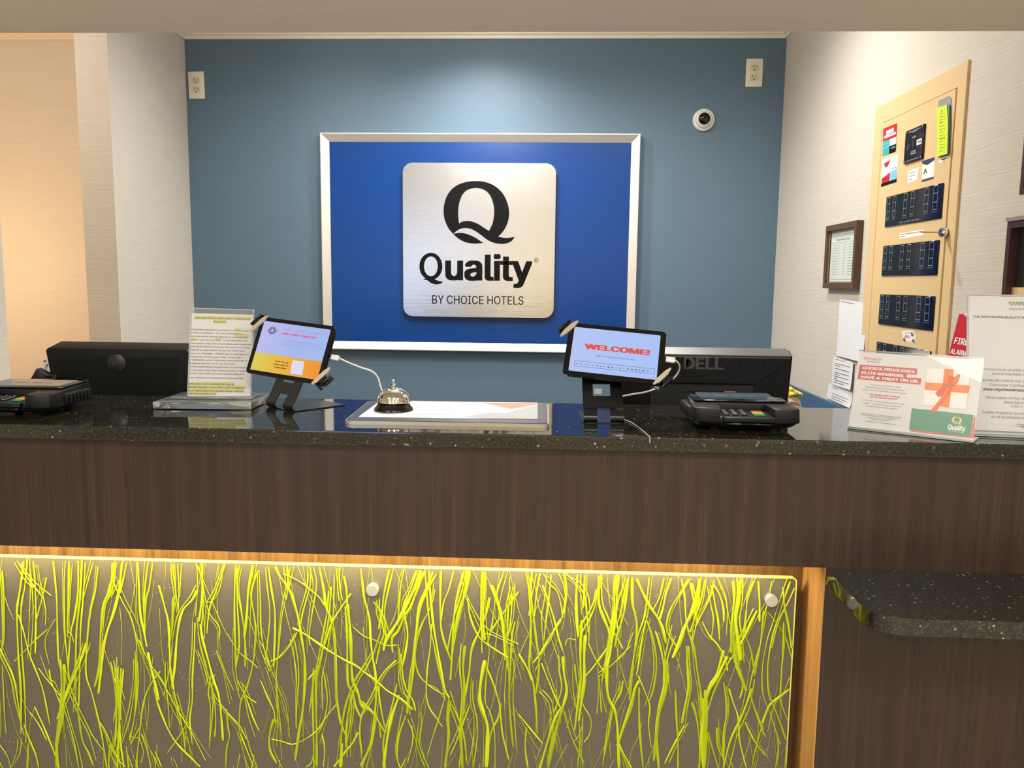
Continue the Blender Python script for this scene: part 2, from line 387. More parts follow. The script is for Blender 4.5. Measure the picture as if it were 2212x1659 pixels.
for p in cm.v: p.z = 2.43 + (p.z - zc0) * 0.45
struct(cm, 'trim_2', mat('trim_cream', (232, 216, 188), rough=0.45))
struct(MB().box(XR - .016, XR, YO + .02, YB, 0, .979, bev=0.006), 'trim_3', M_BLUE_D)
# ------------------------------------------------------------------ reception desk
YF = 1.523
desk = thing('reception_desk', frame((0, YF, 0)), 'long dark-brown laminate reception desk with a lit recess under the granite top', 'desk')
MB().box(XL, 1.4, 0, .026, .838, 1.0595).build('fascia_panel', M_WOODD, desk)
MB().box(XL, .531, .127, .147, 0, .90).build('recess_panel', M_WOODR, desk)
MB().box(XL, .531, .026, .127, .862, .88).build('recess_top', M_WOODL, desk)
jm = MB().box(.531, .5335, 0.0006, .147, 0, .8375).build('jamb_panel', M_WOODL, desk); jm['label'] = 'lit light-brown side of the recess'
MB().box(.534, 1.4, 0, .026, 0, .838).build('end_panel', M_WOODD, desk)
MB().box(XL, .531, .006, .127, 0, .06).build('plinth', M_WOODD, desk)
MB().box(-1.57, .50, .040, .052, .856, .862).build('light_strip', mat('strip_lens', (255, 225, 150), emit=(255, 205, 120), es=4.0), desk)
MB().box(XL, XR - .02, .147, .36, 0, 1.0595).build('desk_body', M_WOODD, desk)
ct = MB(); yb = 1.909
ct.prism([(XL, 1.5), (1.4, 1.5), (1.4, YO - .012), (XR - .001, YO - .012), (XR - .001, yb), (XL + .001, yb)], 0, .0275)
for p in ct.v: p.y, p.z = p.z, 1.06 + p.y
ct.f = [list(reversed(f)) for f in ct.f]
o = ct.build('countertop', M_GRAN); tag(o, 'polished black granite countertop with mottled brown edge along the reception desk', 'countertop')
bv = o.modifiers.new('edge', 'BEVEL'); bv.width = 0.003; bv.segments = 2; bv.limit_method = 'ANGLE'
sh = MB(); x0, x1, y0, y1, r = .531, 1.4, 1.293, YF - .001, .062
pts = [(x1, y1), (x0 + .002, y1), (x0 + .002, y0 + r)] + [(x0 + r - (r - .002) * math.cos(a * math.pi / 20), y0 + r - r * math.sin(a * math.pi / 20)) for a in range(1, 11)] + [(x1, y0)]
sh.prism(pts, 0, .030)
for p in sh.v: p.y, p.z = p.z, .8065 + p.y
sh.f = [list(reversed(f)) for f in sh.f]
o = sh.build('granite_shelf', M_GRAN); tag(o, 'low dark granite shelf with a rounded corner projecting from the desk front', 'shelf')
bv = o.modifiers.new('edge', 'BEVEL'); bv.width = 0.003; bv.segments = 2; bv.limit_method = 'ANGLE'
# back work surface behind the counter (carries the monitors)
bd = thing('back_desk', frame((0, 2.2, 0)), 'low dark work desk behind the counter carrying the two monitors', 'desk')
MB().box(XL + .02, XR - .03, -.277, .42, .735, .76).build('desktop', M_WOODD, bd)
for x in (XL + .05, -.3, XR - .08): MB().box(x, x + .03, -.25, .38, 0, .735).build('leg_panel', M_WOODD, bd)
# ------------------------------------------------------------------ decorative grass panel
YP = 1.60
TP = frame((0, YP, 0))
pan = thing('grass_panel', TP, 'frosted resin panel with yellow-green grass blades set in it, under the desk fascia', 'panel')
PX0, PX1, PZ0, PZ1 = XL + .04, .5035, .13, .787
MB().prism(rrect(PX0, PX1, PZ0, PZ1, .008), 0.0005, .012).build('resin_sheet', M_RESIN, pan)
eg = MB().prism(rrect(PX0 - .0004, PX1 + .0012, PZ0, PZ1 + .0008, .008), 0, .0125, holes=[rrect(PX0 + .0005, PX1 - .0012, PZ0 + .002, PZ1 - .0008, .008)])
e_ = eg.build('polished_edge', M_EDGE, pan); e_['label'] = 'bright polished edge of the resin sheet'
for (u, v) in ((-20, 1250), (805, 1274), (1666, 1297)):
    x, z = pxl(TP, u, v, -.008)
    st = MB().lathe([(.0075, -.045), (.0075, 0), (.0128, 0), (.0128, .012), (.0115, .0135)], 24, Matrix.Translation((x, 0, z)) @ Matrix.Rotation(math.pi / 2, 4, 'X')).build('standoff', mat('satin_standoff', (205, 205, 205), rough=.35, metal=.8), pan)
M_GRASS = [mat('grass_%d' % i, c, rough=0.5, spec=0.3, var=0.12, vscale=(60, 60, 12)) for i, c in enumerate(((180, 194, 14), (166, 184, 16), (192, 204, 26), (152, 170, 20)))]
GA = """12 400,110 425,380 430,600 440,850 460,930|9 490,110 480,300 485,600 500,800 520,1000|10 525,110 515,380 510,600 525,650|14 587,110 585,330 560,520 530,650 510,900|11 640,120 625,370 605,600 600,800 590,1200|8 700,120 650,300 625,400|12 735,150 715,330 680,480 655,720 645,950 690,1100 740,1300 770,1450 800,1650|17 845,120 830,300 775,450 755,650 745,900 710,1050|9 880,120 820,300 790,420|20 915,120 890,340 850,500 800,650 770,800 740,1100|11 950,120 925,240 900,350|16 1035,120 1050,480 1080,640 1100,750|12 1108,120 1080,380 1085,640|12 1145,120 1120,300 1095,400 1090,560|6 1015,280 985,450 975,520|10 840,250 920,420 980,530 1020,700 1025,900 1015,1180 1000,1330|14 1190,290 1225,420 1260,560 1270,750 1275,900 1300,1070|11 1298,375 1295,560 1275,720|9 1295,130 1305,250 1335,490|7 1330,130 1340,300 1335,480|9 1360,130 1345,380|16 1478,325 1440,400 1375,470 1345,560 1325,700 1310,900 1290,1050|10 1470,130 1480,250 1465,520|13 1518,130 1510,400 1490,560|10 1690,130 1620,330 1570,470 1550,650|7 1675,130 1650,300 1600,400 1540,420|7 1505,200 1560,480 1640,600 1640,700|14 1765,140 1755,400 1760,700 1770,900|9 1795,140 1775,300 1800,450 1830,650 1835,900|18 1895,140 1860,330 1850,500 1830,680|13 1930,180 1880,350 1900,500 1915,640 1895,870 1850,1050 1800,1180 1790,1400|11 1460,570 1455,750 1440,1000 1440,1150 1420,1300 1440,1480|16 1500,580 1520,700 1560,850 1600,1000 1640,1120 1660,1300 1670,1450|14 20,180 30,400 35,640 20,760|16 180,110 160,280 140,400 130,500 140,800 160,1100 160,1400|11 130,110 210,240 320,380|7 110,120 180,240 250,310|10 250,110 265,300 270,540 265,800|11 350,230 320,380 270,560|7 285,140 310,300 345,480 340,590|7 420,540 340,700 370,880|10 110,860 190,780 280,690 360,620|11 140,510 180,640 220,800 280,950 320,1060 350,1200 375,1330|14 0,760 60,880 110,1000 140,1180 160,1300|11 370,920 385,1010 430,1120 470,1220|8 290,910 350,990 400,1050 460,1130|24 480,880 485,1000 475,1150 465,1300 430,1480 430,1650|18 650,720 600,870 530,1030 470,1180 430,1290|10 500,930 540,1080 590,1200 640,1300 700,1420 790,1540|16 580,1200 600,1350 620,1460 660,1540 700,1640|14 860,900 875,1100 870,1350 860,1500|14 880,905 890,1200 900,1450 930,1650|14 905,910 900,1100 905,1300|14 925,915 905,1100 890,1350 880,1650|11 1030,860 1035,1000 1020,1180 1000,1320 970,1450|9 1040,700 1120,870 1200,980 1260,1090 1330,1220 1440,1400 1540,1600|20 1108,790 1130,900 1160,1020 1190,1150|12 1205,930 1120,1050 1075,1180 1050,1370 1020,1650|13 1150,1050 1190,1200 1260,1370 1330,1480 1440,1590 1500,1650|9 1240,860 1240,1000 1260,1180 1270,1350|10 1300,1080 1340,1230 1370,1390 1390,1540|8 1480,780 1530,910 1560,1030|12 1700,1210 1705,1330 1720,1420 1700,1500 1690,1650|8 1600,1110 1700,1240 1800,1350 1840,1440|10 1840,1120 1890,1270 1940,1380|8 1780,1000 1830,1100 1920,1170|13 260,1200 320,1330 370,1450 430,1600|10 225,1240 290,1330 350,1450|13 180,1330 220,1440 270,1560 290,1650|9 0,1480 60,1570 80,1650|10 20,880 30,1100 40,1300 50,1400|8 830,860 850,960 870,1020|9 160,1430 150,1550 90,1650|9 1160,1530 1190,1600 1210,1650|12 820,1480 870,1570 940,1650|7 1640,800 1690,950 1750,1080|9 1760,620 1765,900 1790,1080|6 1700,650 1790,790 1880,860 1930,910|9 1580,960 1560,1100 1575,1200 1570,1460|11 740,1300 800,1400 870,1570|9 980,1480 1060,1330|11 1060,1400 1100,1520 1130,1650|12 470,1180 520,1330 560,1480 590,1650|9 1800,1400 1840,1500 1900,1650|9 1300,1580 1330,1650|8 1250,1550 1330,1440 1410,1310"""
GB = """8 0,180 10,420 15,620 40,780 80,900|12 70,150 90,300 115,450 120,600 110,900|18 120,150 160,230 230,330 270,450 300,570 320,700 340,830 345,1000 330,1200 300,1380 270,1600|10 205,150 215,250 210,330|9 235,155 205,300 180,400 155,560 140,800 130,1000 150,1250 170,1450|11 180,205 260,240 330,280 390,330 450,380 490,440|9 385,155 380,300 330,480 310,580|8 405,155 430,280 400,480 375,650 380,740|18 450,155 480,300 500,450 530,520 545,580|14 540,300 530,450 520,560 490,700 460,850 430,1000 425,1150|12 690,350 620,450 550,560 500,700 460,840|9 600,160 605,300 625,400|14 635,220 655,330 660,430|22 660,430 675,560 685,700 690,850 700,1000 740,1100 760,1180 800,1220|16 250,610 330,650 420,710 520,780 640,850 720,890 800,950 880,1010 960,1080 1060,1140 1150,1220|11 285,640 260,690 210,770 150,830 85,860|15 760,165 775,280 790,400 825,530 835,700 850,830 870,950 875,1080|12 880,400 880,500 910,620 880,730 850,820|16 870,420 930,530 970,640|13 975,170 935,350 920,480 895,620|12 1085,170 1060,290 1045,450 1040,600|24 1210,180 1160,320 1100,440 1050,540 1000,620 950,700 930,780|14 1180,180 1130,330 1080,460 1110,640 1100,760 1070,900|18 1300,190 1240,340 1195,460 1175,650 1160,830 1145,1000 1120,1150|15 1270,180 1280,350 1300,560 1330,750 1360,920 1390,1070 1420,1130|14 1360,180 1355,400 1360,600 1390,730 1440,860|9 1455,180 1420,320 1380,420 1360,560|16 1535,180 1490,340 1460,500 1450,700 1440,860 1430,1000|28 1570,180 1545,330 1510,450 1480,570 1450,750|11 1560,390 1580,530 1640,670 1720,740 1860,830|8 1550,360 1620,500 1690,600 1780,660 1940,730|14 1668,185 1662,400 1660,580 1675,700|14 1684,185 1682,400 1674,580 1690,700|18 1740,290 1780,400 1810,500 1830,650 1840,850|15 1725,380 1690,530 1640,650 1590,770 1570,950 1540,1120|11 1830,190 1780,340 1760,450 1740,600 1700,750|16 1940,340 1870,440 1800,540 1730,640|10 1890,350 1885,520 1860,670|11 1915,560 1890,680 1880,900|7 1315,320 1290,440 1220,580 1180,720 1170,860 1200,960 1260,1030 1330,1080 1390,1110|9 1290,580 1280,750 1260,900 1250,1080 1270,1200 1330,1290 1370,1350|20 1540,740 1525,900 1535,1050 1530,1200 1510,1400 1520,1650|26 1690,850 1660,1000 1650,1150 1680,1250 1710,1370 1700,1650|11 1700,900 1760,1050 1800,1200 1820,1400 1870,1600|14 1810,1170 1790,1280 1740,1380 1720,1480|13 1880,900 1870,1100 1880,1300 1900,1500|9 700,600 780,670 860,700 950,740 1030,740|15 840,800 780,900 720,1000 680,1090 640,1220 620,1350 610,1500|13 1030,850 950,920 890,1010 850,1100 790,1210 760,1300 755,1420 770,1550|12 1060,800 1070,900 1080,1000 1110,1090 1150,1150 1170,1230|18 880,1020 870,1200 850,1400 830,1500 760,1640|10 890,1040 910,1200 940,1350|16 750,1170 830,1230 880,1290 940,1390|18 1050,1110 1000,1250 970,1370 950,1500 930,1650|11 1100,1260 1050,1400 1030,1550 1050,1650|9 1110,1290 1160,1420 1200,1550 1240,1650|15 740,1390 700,1470 650,1530 600,1600 560,1650|11 560,600 575,760 580,1000 585,1180 610,1330|9 480,930 500,1050 510,1170 480,1320 440,1400|18 430,900 425,1150 430,1400 430,1650|10 260,690 290,850 295,1000 285,1150 275,1330|11 10,1000 60,1120 110,1230 120,1320|8 0,700 60,820 110,980|8 90,1440 180,1460 250,1480 330,1450 430,1380 500,1280 580,1180|16 110,1290 80,1400 80,1520 130,1620|11 410,1540 390,1620 350,1650|11 1210,1230 1215,1330 1200,1480 1240,1600|9 1390,1130 1340,1300 1300,1420 1260,1560|20 1420,1130 1410,1300 1420,1430 1390,1650|11 1440,1180 1500,1310 1540,1450 1550,1600|10 1580,1180 1540,1280 1480,1450 1430,1560|9 1600,1000 1600,1150 1630,1300 1630,1450 1600,1650|9 365,1000 420,930 450,880|5 140,1050 190,1150 215,1270 230,1430|9 690,1090 690,1250 670,1400 650,1500|9 1140,1340 1150,1450 1110,1620|24 620,1470 615,1560 610,1650|9 1880,300 1840,520 1850,800 1870,950|9 470,1400 490,1520 480,1650"""
GC = """13 55,190 80,330 90,520 90,700 80,900 110,1020 130,1200 140,1400|15 100,190 90,350 110,500 130,680 150,820 150,950 130,1100|9 160,200 130,380 120,520|11 245,210 225,400 205,560 190,700|12 180,290 230,430 270,560 300,690 330,780|9 185,200 230,280 290,340 320,450 330,530|15 320,540 270,620 220,700 170,790 110,870|10 345,200 360,350 340,500|10 350,200 430,280 490,360 510,500 520,640|7 300,200 340,300 350,420 320,540|18 440,210 430,380 435,560 445,670|11 495,210 490,350 480,450|16 585,320 560,420 510,520 460,600 440,680|20 600,220 600,420 630,520 670,620 690,720|14 728,215 718,350 712,500 692,640 672,760 650,900|14 748,215 735,350 728,500 708,640 690,760 662,900|11 800,225 770,330 740,420 730,560 750,640|15 820,230 800,400 780,530 740,650 720,750|18 850,230 850,420 880,560 880,700 860,830 840,1000 830,1150|20 880,240 930,350 980,450 1030,520 1070,600 1100,720|11 975,230 960,380 940,520 900,640 870,740|14 1140,235 1100,350 1080,450 1050,550|11 1085,235 1050,380 1000,480|11 1215,240 1240,380 1250,550 1270,640|13 1270,240 1220,330 1150,440 1110,550 1110,640 1180,750|28 1350,240 1330,370 1290,500 1240,600 1200,720 1150,830|12 1390,245 1360,400 1320,520 1280,640|11 1460,250 1430,380 1370,500 1320,600|12 1280,270 1310,420 1320,520|12 1450,280 1500,360 1530,470 1530,560|12 1440,290 1470,450 1490,560 1500,700|8 1490,245 1540,360 1560,480 1580,580|20 1600,255 1610,380 1600,500 1590,640 1590,800|26 1640,260 1640,400 1620,540 1640,700 1660,850|10 1750,260 1710,380 1700,500 1690,650|15 1790,260 1800,420 1800,560|20 1780,480 1740,560 1700,650 1650,740|14 1830,480 1810,700 1780,860 1760,970|11 1890,260 1860,420 1830,520|14 2030,260 1980,400 1930,560 1890,700 1860,900 1870,1100 1920,1230 2000,1450|10 2060,310 2010,420 1940,560 1890,760|16 1975,300 1985,450 2010,560 2030,700 2040,760|7 1860,490 1940,590 2000,700 2040,830|11 1980,560 1975,750 1960,1000 1960,1160 2010,1300|20 2030,1065 1940,1130 1870,1190 1820,1320|10 1690,660 1740,800 1760,960|24 1600,640 1620,850 1680,1020 1700,1080|24 1560,820 1520,900 1480,980 1430,1060 1400,1130|10 1370,560 1420,660 1490,740 1540,830 1560,930|18 1255,740 1260,880 1270,1050 1240,1200 1220,1320|14 1270,640 1310,760 1330,900 1360,1100 1380,1250|10 1160,700 1110,850 1120,1010|13 1020,630 1050,720 1080,860 1090,1020|24 1110,870 1110,1000 1090,1100 1050,1250 1030,1400 1010,1600|11 950,550 920,700 900,850 880,960|12 960,560 1010,720 1030,880 1010,1050 970,1170|9 890,960 950,1100 980,1200 970,1330 990,1500|14 900,1000 860,1080 830,1200 780,1350 740,1460|8 840,740 780,800 700,880 600,940|13 670,750 620,820 560,900 500,970|22 500,660 490,800 490,1000 470,1150 450,1300|10 520,720 570,830 640,940|11 600,970 610,1100 620,1240|20 660,900 660,1050 680,1150 720,1230 740,1380 750,1650|13 780,1000 760,1100 720,1170 690,1280 670,1400 640,1560|18 330,820 340,950 360,1080 330,1200|26 330,1200 300,1300 260,1450 220,1650|7 350,740 370,690 430,700|8 420,880 440,1050 480,1180 540,1290 530,1400 490,1460|11 170,870 230,1020 290,1160 330,1230|10 150,1080 220,1160 240,1260 230,1400 190,1540|11 340,1230 380,1380 430,1500 490,1620|14 0,800 60,900 100,1000|10 0,1250 80,1350 180,1470|15 740,1460 780,1540 840,1650|14 900,1050 900,1250 910,1450 930,1650|17 1740,1060 1700,1180 1650,1300 1580,1450 1530,1650|12 1570,1060 1600,1160 1640,1280 1650,1450 1700,1650|11 1740,1150 1790,1280 1830,1400|30 1380,1130 1380,1300 1370,1450 1380,1650|14 1410,1380 1450,1520 1490,1650|14 1480,1350 1490,1500 1540,1600|13 1530,1010 1550,1150 1550,1270 1530,1400 1530,1600|11 1240,1330 1160,1480 1090,1620|12 1170,1070 1180,1300 1190,1500 1190,1650|11 1290,1160 1330,1300 1350,1450|12 1930,1410 1940,1530 1920,1650|9 1820,1330 1770,1500 1740,1650|9 1690,1310 1760,1450 1840,1560|12 60,1350 50,1500 70,1650|10 450,1300 460,1450 440,1650|10 2000,1500 1990,1650"""
def ribbon(mb, pts, w, y):
    """a flat blade with a raised spine, running through local (x,z) points"""
    P = spline(pts, 4); n = len(P); vs = []; fs = []
    ph = random.random() * 6
    for i, p in enumerate(P):
        t = (P[min(i + 1, n - 1)] - P[max(i - 1, 0)]).normalized(); nr = Vector((-t.y, t.x))
        ww = w * (0.85 + 0.2 * math.sin(ph + i * 0.7)) * (0.75 if i in (0, n - 1) else 1.0) / 2
        a = p - nr * ww; b = p + nr * ww
        vs += [(a.x, y, a.y), (p.x, y - 0.0004 - ww * .45, p.y), (b.x, y, b.y)]
    for i in range(n - 1):
        k = i * 3; fs += [(k, k + 3, k + 4, k + 1), (k + 1, k + 4, k + 5, k + 2)]
    mb.add(vs, fs, None, True)
nb = 0; LOCS = []
for (ox, s, data) in ((0, 3.464, GA), (560, 3.464, GB), (1120, 3.456, GC)):
    for it in data.split('|'):
        a = it.split(); w = (float(a[0]) + 1.5) / s * 0.00091 * 1.14
        pp = [tuple(float(q) for q in c.split(',')) for c in a[1:]]
        loc = [pxl(TP, ox + x / s, 1180 + y / s) for x, y in pp]
        loc = [(min(x, PX1 - .002), min(z, PZ1 - .001)) for x, z in loc]
        mb = MB(); ribbon(mb, loc, w, -0.0004 - 0.0012 * random.random()); mb.build('grass_blade', random.choice(M_GRASS), pan); nb += 1; LOCS.append((loc, w))
fib = MB()
for rep_ in range(2):
    for (lc, w) in LOCS:
        if random.random() < (.42 if rep_ == 0 else .72): continue
        off = random.choice((-1, 1)) * (.0025 + .0065 * random.random()); tilt_ = random.gauss(0, .035); z0_ = lc[0][1]
        P = [(min(PX1 - .003, x + off + tilt_ * (z0_ - z)), z + random.gauss(0, .004)) for x, z in lc]
        P[0] = (P[0][0], min(P[0][1] + (random.random() * .03 if random.random() < .5 else 0), PZ1 - .0015)); P[-1] = (P[-1][0] + random.gauss(0, .006), P[-1][1] - .03 * random.random())
        P = [(x, min(z, PZ1 - .0015)) for x, z in P]
        if all(P[i][1] > P[i + 1][1] + .003 for i in range(len(P) - 1)): ribbon(fib, P, w * (.35 + .5 * random.random()), -.0002 - .0008 * random.random())
for i in range(330):
    x = PX0 + .01 + (PX1 - PX0 - .02) * random.random(); low = i % 3
    z = PZ1 - .002 if (low == 0 and i < 150) else PZ0 + .05 + (PZ1 - PZ0 - .08) * random.random()
    if z > .40 and low == 1: z = .15 + .3 * random.random()
    P = [(x, z)]; d = random.gauss(0, .18)
    for k in range(random.randint(3, 6)):
        d += random.gauss(0, .12); st = .03 + .02 * random.random(); x += d * st; z -= st
        if z < PZ0 + .004 or not (PX0 + .004 < x < PX1 - .004): break
        P.append((x, z))
    if len(P) > 2: ribbon(fib, P, (0.0006 + .0010 * random.random()) if P[0][1] > .38 else (.001 + .0025 * random.random()), -0.0002 - .0006 * random.random())
fo = fib.build('grass_fibres', mat('grass_thin', (174, 188, 26), rough=.5, spec=.3), pan); fo['kind'] = 'stuff'; fo['label'] = 'fine thread-like grass fibres between the blades'
# ------------------------------------------------------------------ wall sign
TS = frame((-.315, YB, .61 - .914 + 1.37 - .0))
SX = (-.99851, .36884); SZ = (1.37 - .30393, 1.37 + .62629)
TS = frame(((SX[0] + SX[1]) / 2, YB, SZ[0]))
sign = thing('wall_sign', TS, 'framed blue sign with brushed metal logo plate on the blue back wall', 'sign')
hw = (SX[1] - SX[0]) / 2; hh = SZ[1] - SZ[0]; rw = .0345
def rail(pts, inner):
    # outer edge proud, sloping in to the panel
    mb = MB(); o0, o1, i1, i0 = pts
    yo, yi = -.034, -.014
    vs = [(o0[0], 0, o0[1]), (o1[0], 0, o1[1]), (o0[0], yo, o0[1]), (o1[0], yo, o1[1]), (i0[0], yi, i0[1]), (i1[0], yi, i1[1]), (i0[0], 0, i0[1]), (i1[0], 0, i1[1])]
    e = .12
    ro0 = (o0[0] + (i0[0] - o0[0]) * e, yo, o0[1] + (i0[1] - o0[1]) * e); ro1 = (o1[0] + (i1[0] - o1[0]) * e, yo, o1[1] + (i1[1] - o1[1]) * e)
    vs += [ro0, ro1]
    mb.add(vs, [(0, 1, 3, 2), (2, 3, 9, 8), (8, 9, 5, 4), (4, 5, 7, 6), (0, 2, 8, 4, 6), (1, 7, 5, 9, 3)])
    return mb
Z0, Z1 = 0, hh
C4 = [(-hw, Z0), (hw, Z0), (hw, Z1), (-hw, Z1)]; I4 = [(-hw + rw, Z0 + rw), (hw - rw, Z0 + rw), (hw - rw, Z1 - rw), (-hw + rw, Z1 - rw)]
for i in range(4):
    j = (i + 1) % 4
    mb = rail((C4[i], C4[j], I4[j], I4[i]), None); ob = mb.build('frame_rail', M_ALU, sign)
    bm = bmesh.new(); bm.from_mesh(ob.data); bmesh.ops.recalc_face_normals(bm, faces=bm.faces[:]); bm.to_mesh(ob.data); bm.free()
MB().box(-hw + .01, hw - .01, -.013, -.001, rw * .6, hh - rw * .6).build('backing_panel', M_SIGNBLUE, sign)
cv = cropper(680, 270, 3.0722)
YPL = -.034
pc = plot(TS, cv, [(586, 1272), (1588, 1278), (1599, 252), (585, 252)], YPL)
px0 = (pc[0][0] + pc[3][0]) / 2; px1 = (pc[1][0] + pc[2][0]) / 2; pz0 = (pc[0][1] + pc[1][1]) / 2; pz1 = (pc[2][1] + pc[3][1]) / 2
plate = MB().prism(rrect(px0, px1, pz0, pz1, .043, 10), YPL, YPL + .006).build('logo_plate', M_STEEL, sign)
for x in (px0 + .08, px1 - .08):
    for z in (pz0 + .08, pz1 - .08): MB().lathe([(.008, 0), (.008, .017)], 12, Matrix.Translation((x, YPL + .004, z)) @ Matrix.Rotation(-math.pi / 2, 4, 'X')).build('spacer', M_STEEL, sign)
QO = [(1073, 372), (1130, 378), (1190, 402), (1240, 445), (1272, 500), (1288, 560), (1288, 610), (1275, 660), (1250, 705), (1218, 740), (1218, 740), (1245, 747), (1285, 749), (1326, 741), (1326, 741), (1308, 768), (1275, 785), (1235, 789), (1190, 782), (1145, 762), (1100, 728), (1055, 698), (1015, 684), (975, 686), (945, 700), (918, 722), (918, 722), (890, 690), (866, 640), (855, 585), (858, 530), (875, 475), (905, 430), (950, 397), (1010, 377)]
QH = [(1073, 418), (1110, 424), (1145, 445), (1172, 485), (1188, 540), (1190, 590), (1183, 640), (1170, 675), (1156, 703), (1156, 703), (1120, 680), (1080, 655), (1040, 640), (1005, 637), (975, 643), (958, 655), (958, 655), (952, 610), (952, 560), (960, 510), (978, 465), (1005, 435), (1040, 421)]
QL = [(918, 722), (918, 722), (955, 716), (1000, 720), (1060, 745), (1118, 783), (1118, 783), (1060, 787), (1000, 778), (950, 752)]
def clean(P):
    out = []
    for p in P:
        if not out or (Vector(p) - Vector(out[-1])).length > 1e-6: out.append(tuple(p))
    if (Vector(out[0]) - Vector(out[-1])).length < 1e-6: out.pop()
    return out
QOs, QHs, QLs = [clean([(p[0], p[1]) for p in spline(q, 4, True)]) for q in (QO, QH, QL)]
def qlogo(mb, fn, y, th=None):
    mb.prism([fn(*p) for p in QOs], y, None if th is None else y + th, holes=[[fn(*p) for p in QHs]])
    mb.prism([fn(*p) for p in QLs], y, None if th is None else y + th)
lt = MB(); yl = YPL - .002
fn = lambda x, y: pxl(TS, *cv(x, y), yl)
qlogo(lt, fn, yl, .002)
# wordmark: the Q drawn with its swash, the rest as lettering
el = lambda cx, cy, rx, ry, n=40: [(cx + rx * math.cos(2 * math.pi * k / n), cy + ry * math.sin(2 * math.pi * k / n)) for k in range(n)]
lt.prism([fn(*p) for p in el(770, 938, 76, 90)], yl, yl + .002, holes=[[fn(*p) for p in el(770, 938, 46, 66)]])
lt.prism([fn(*p) for p in clean([tuple(q) for q in spline([(720, 1028), (720, 1028), (745, 1010), (775, 1012), (812, 1032), (852, 1040), (852, 1040), (830, 1054), (800, 1058), (765, 1045), (745, 1030)], 3, True)])], yl - .0002, yl + .0018)
a = fn(865, 1076); b = fn(1445, 858)
lt.text('uality', a[0], a[1], b[0], top=b[1], y=yl, bold=.028, th=.002)
a = fn(779, 1186); b = fn(1385, 1137)
lt.text('BY CHOICE HOTELS', a[0], a[1], b[0], top=b[1], y=yl, bold=.002, th=.0015)
lt.prism([fn(*p) for p in el(1470, 898, 15, 15, 24)], yl, None, holes=[[fn(*p) for p in el(1470, 898, 12.5, 12.5, 24)]])
a = fn(1464, 907); b = fn(1477, 889); lt.text('R', a[0], a[1], b[0], top=b[1], y=yl)
lo = lt.build('lettering', M_INK, plate)
# ------------------------------------------------------------------ outlets and camera on the back wall
def make_outlet():
    t = thing('wall_outlet', frame((0, 0, 0)), '', '')
    MB().box(-.035, .035, -.006, 0, -.057, .057, bev=.003).build('cover_plate', mat('ivory_plastic', (238, 232, 214), rough=.35), t)
    for s in (-1, 1):
        z = s * .0195
        P = [(x, zz + z) for x, zz in rrect(-.017, .017, -.0145, .0145, .010, 5)]
        rcp = MB().prism(P, -.0078, -.005).build('receptacle', mat('ivory_plastic_b', (222, 212, 186), rough=.4), t)
        sl = MB()
        for x, h in ((-.0065, .0045), (.0065, .0036)): sl.box(x - .001, x + .001, -.0082, -.0075, z + .002 - h + .002, z + .002 + h + .002)
        sl.lathe([(.0027, 0), (.0027, .0008)], 12, Matrix.Translation((0, -.0074, z - .0085)) @ Matrix.Rotation(math.pi / 2, 4, 'X')).build('slots', M_INK, rcp)
    MB().lathe([(.003, 0), (.0026, .0012)], 12, Matrix.Translation((0, -.006, 0)) @ Matrix.Rotation(math.pi / 2, 4, 'X')).build('screw', M_ALU, t)
    return t
def copy_tree(o, parent=None):
    c = o.copy(); COL.objects.link(c); c.parent = parent
    for ch in o.children: copy_tree(ch, c)
    return c
ol = make_outlet(); p = at(425, 184.5, 1, YB); ol.matrix_world = frame((p.x, YB, p.z), roll=-1.0)
tag(ol, 'ivory duplex power outlet high on the blue wall near its left corner', 'outlet', 'outlets on the blue wall')
orr = copy_tree(ol); p = at(1629, 157.5, 1, YB); orr.matrix_world = frame((p.x, YB, p.z))
tag(orr, 'ivory duplex power outlet high on the blue wall above the dome camera', 'outlet')
p = at(1521, 258, 1, YB - .02)
dc = thing('dome_camera', frame((p.x, YB, p.z)), 'small white dome security camera with a black eye on the blue wall', 'camera')
RX = Matrix.Rotation(math.pi / 2, 4, 'X')
MB().lathe([(.046, 0), (.046, .012), (.043, .017), (.036, .018)], 36, RX).build('mounting_ring', mat('white_plastic', (232, 230, 226), rough=.3), dc)
MB().lathe([(.039 * math.cos(a * math.pi / 24), .012 + .034 * math.sin(a * math.pi / 24)) for a in range(0, 9)] + [(.0245, .0405)], 36, RX).build('housing', mat('white_plastic', (232, 230, 226)), dc)
le = MB().lathe([(.0245, .036), (.0245, .0412), (.021, .046), (.013, .050), (.004, .0515)], 30, RX @ Matrix.Translation((-.002, 0, 0))).build('lens_dome', M_BLACKG, dc); le['label'] = 'black eye of the camera'
# ------------------------------------------------------------------ fire alarm cabinet on the right wall
def wallframe(y, z, x=XR): return frame((x, y, z), yaw=-90)   # local x -> world -Y, local -y -> world -X
TC = wallframe(2.291, 1.0)
cab = thing('alarm_cabinet', TC, 'tall tan metal fire alarm cabinet with black zone panels on the right wall', 'cabinet')
cx0, cx1, cz1 = -.2705, .2705, .8947
cvA = cropper(1880, 120, 4.878); cvB = cropper(1860, 460, 4.88)
d0 = pxl(TC, *cvA(135, 715), -.008); d1 = pxl(TC, *cvA(905, 345), -.008)
dx0, dx1, dz1 = d0[0], d1[0], (d0[1] + d1[1]) / 2
MB().prism([(cx0, 0), (cx1, 0), (cx1, cz1), (cx0, cz1)], -.006, 0, holes=[[(dx0 - .003, .045), (dx1 + .003, .045), (dx1 + .003, dz1 + .0025), (dx0 - .003, dz1 + .0025)]]).build('trim_frame', M_TAN, cab)
MB().box(cx0 + .02, cx1 - .02, -.0015, -.0002, .03, cz1 - .03).build('gap_backing', M_DARK, cab)
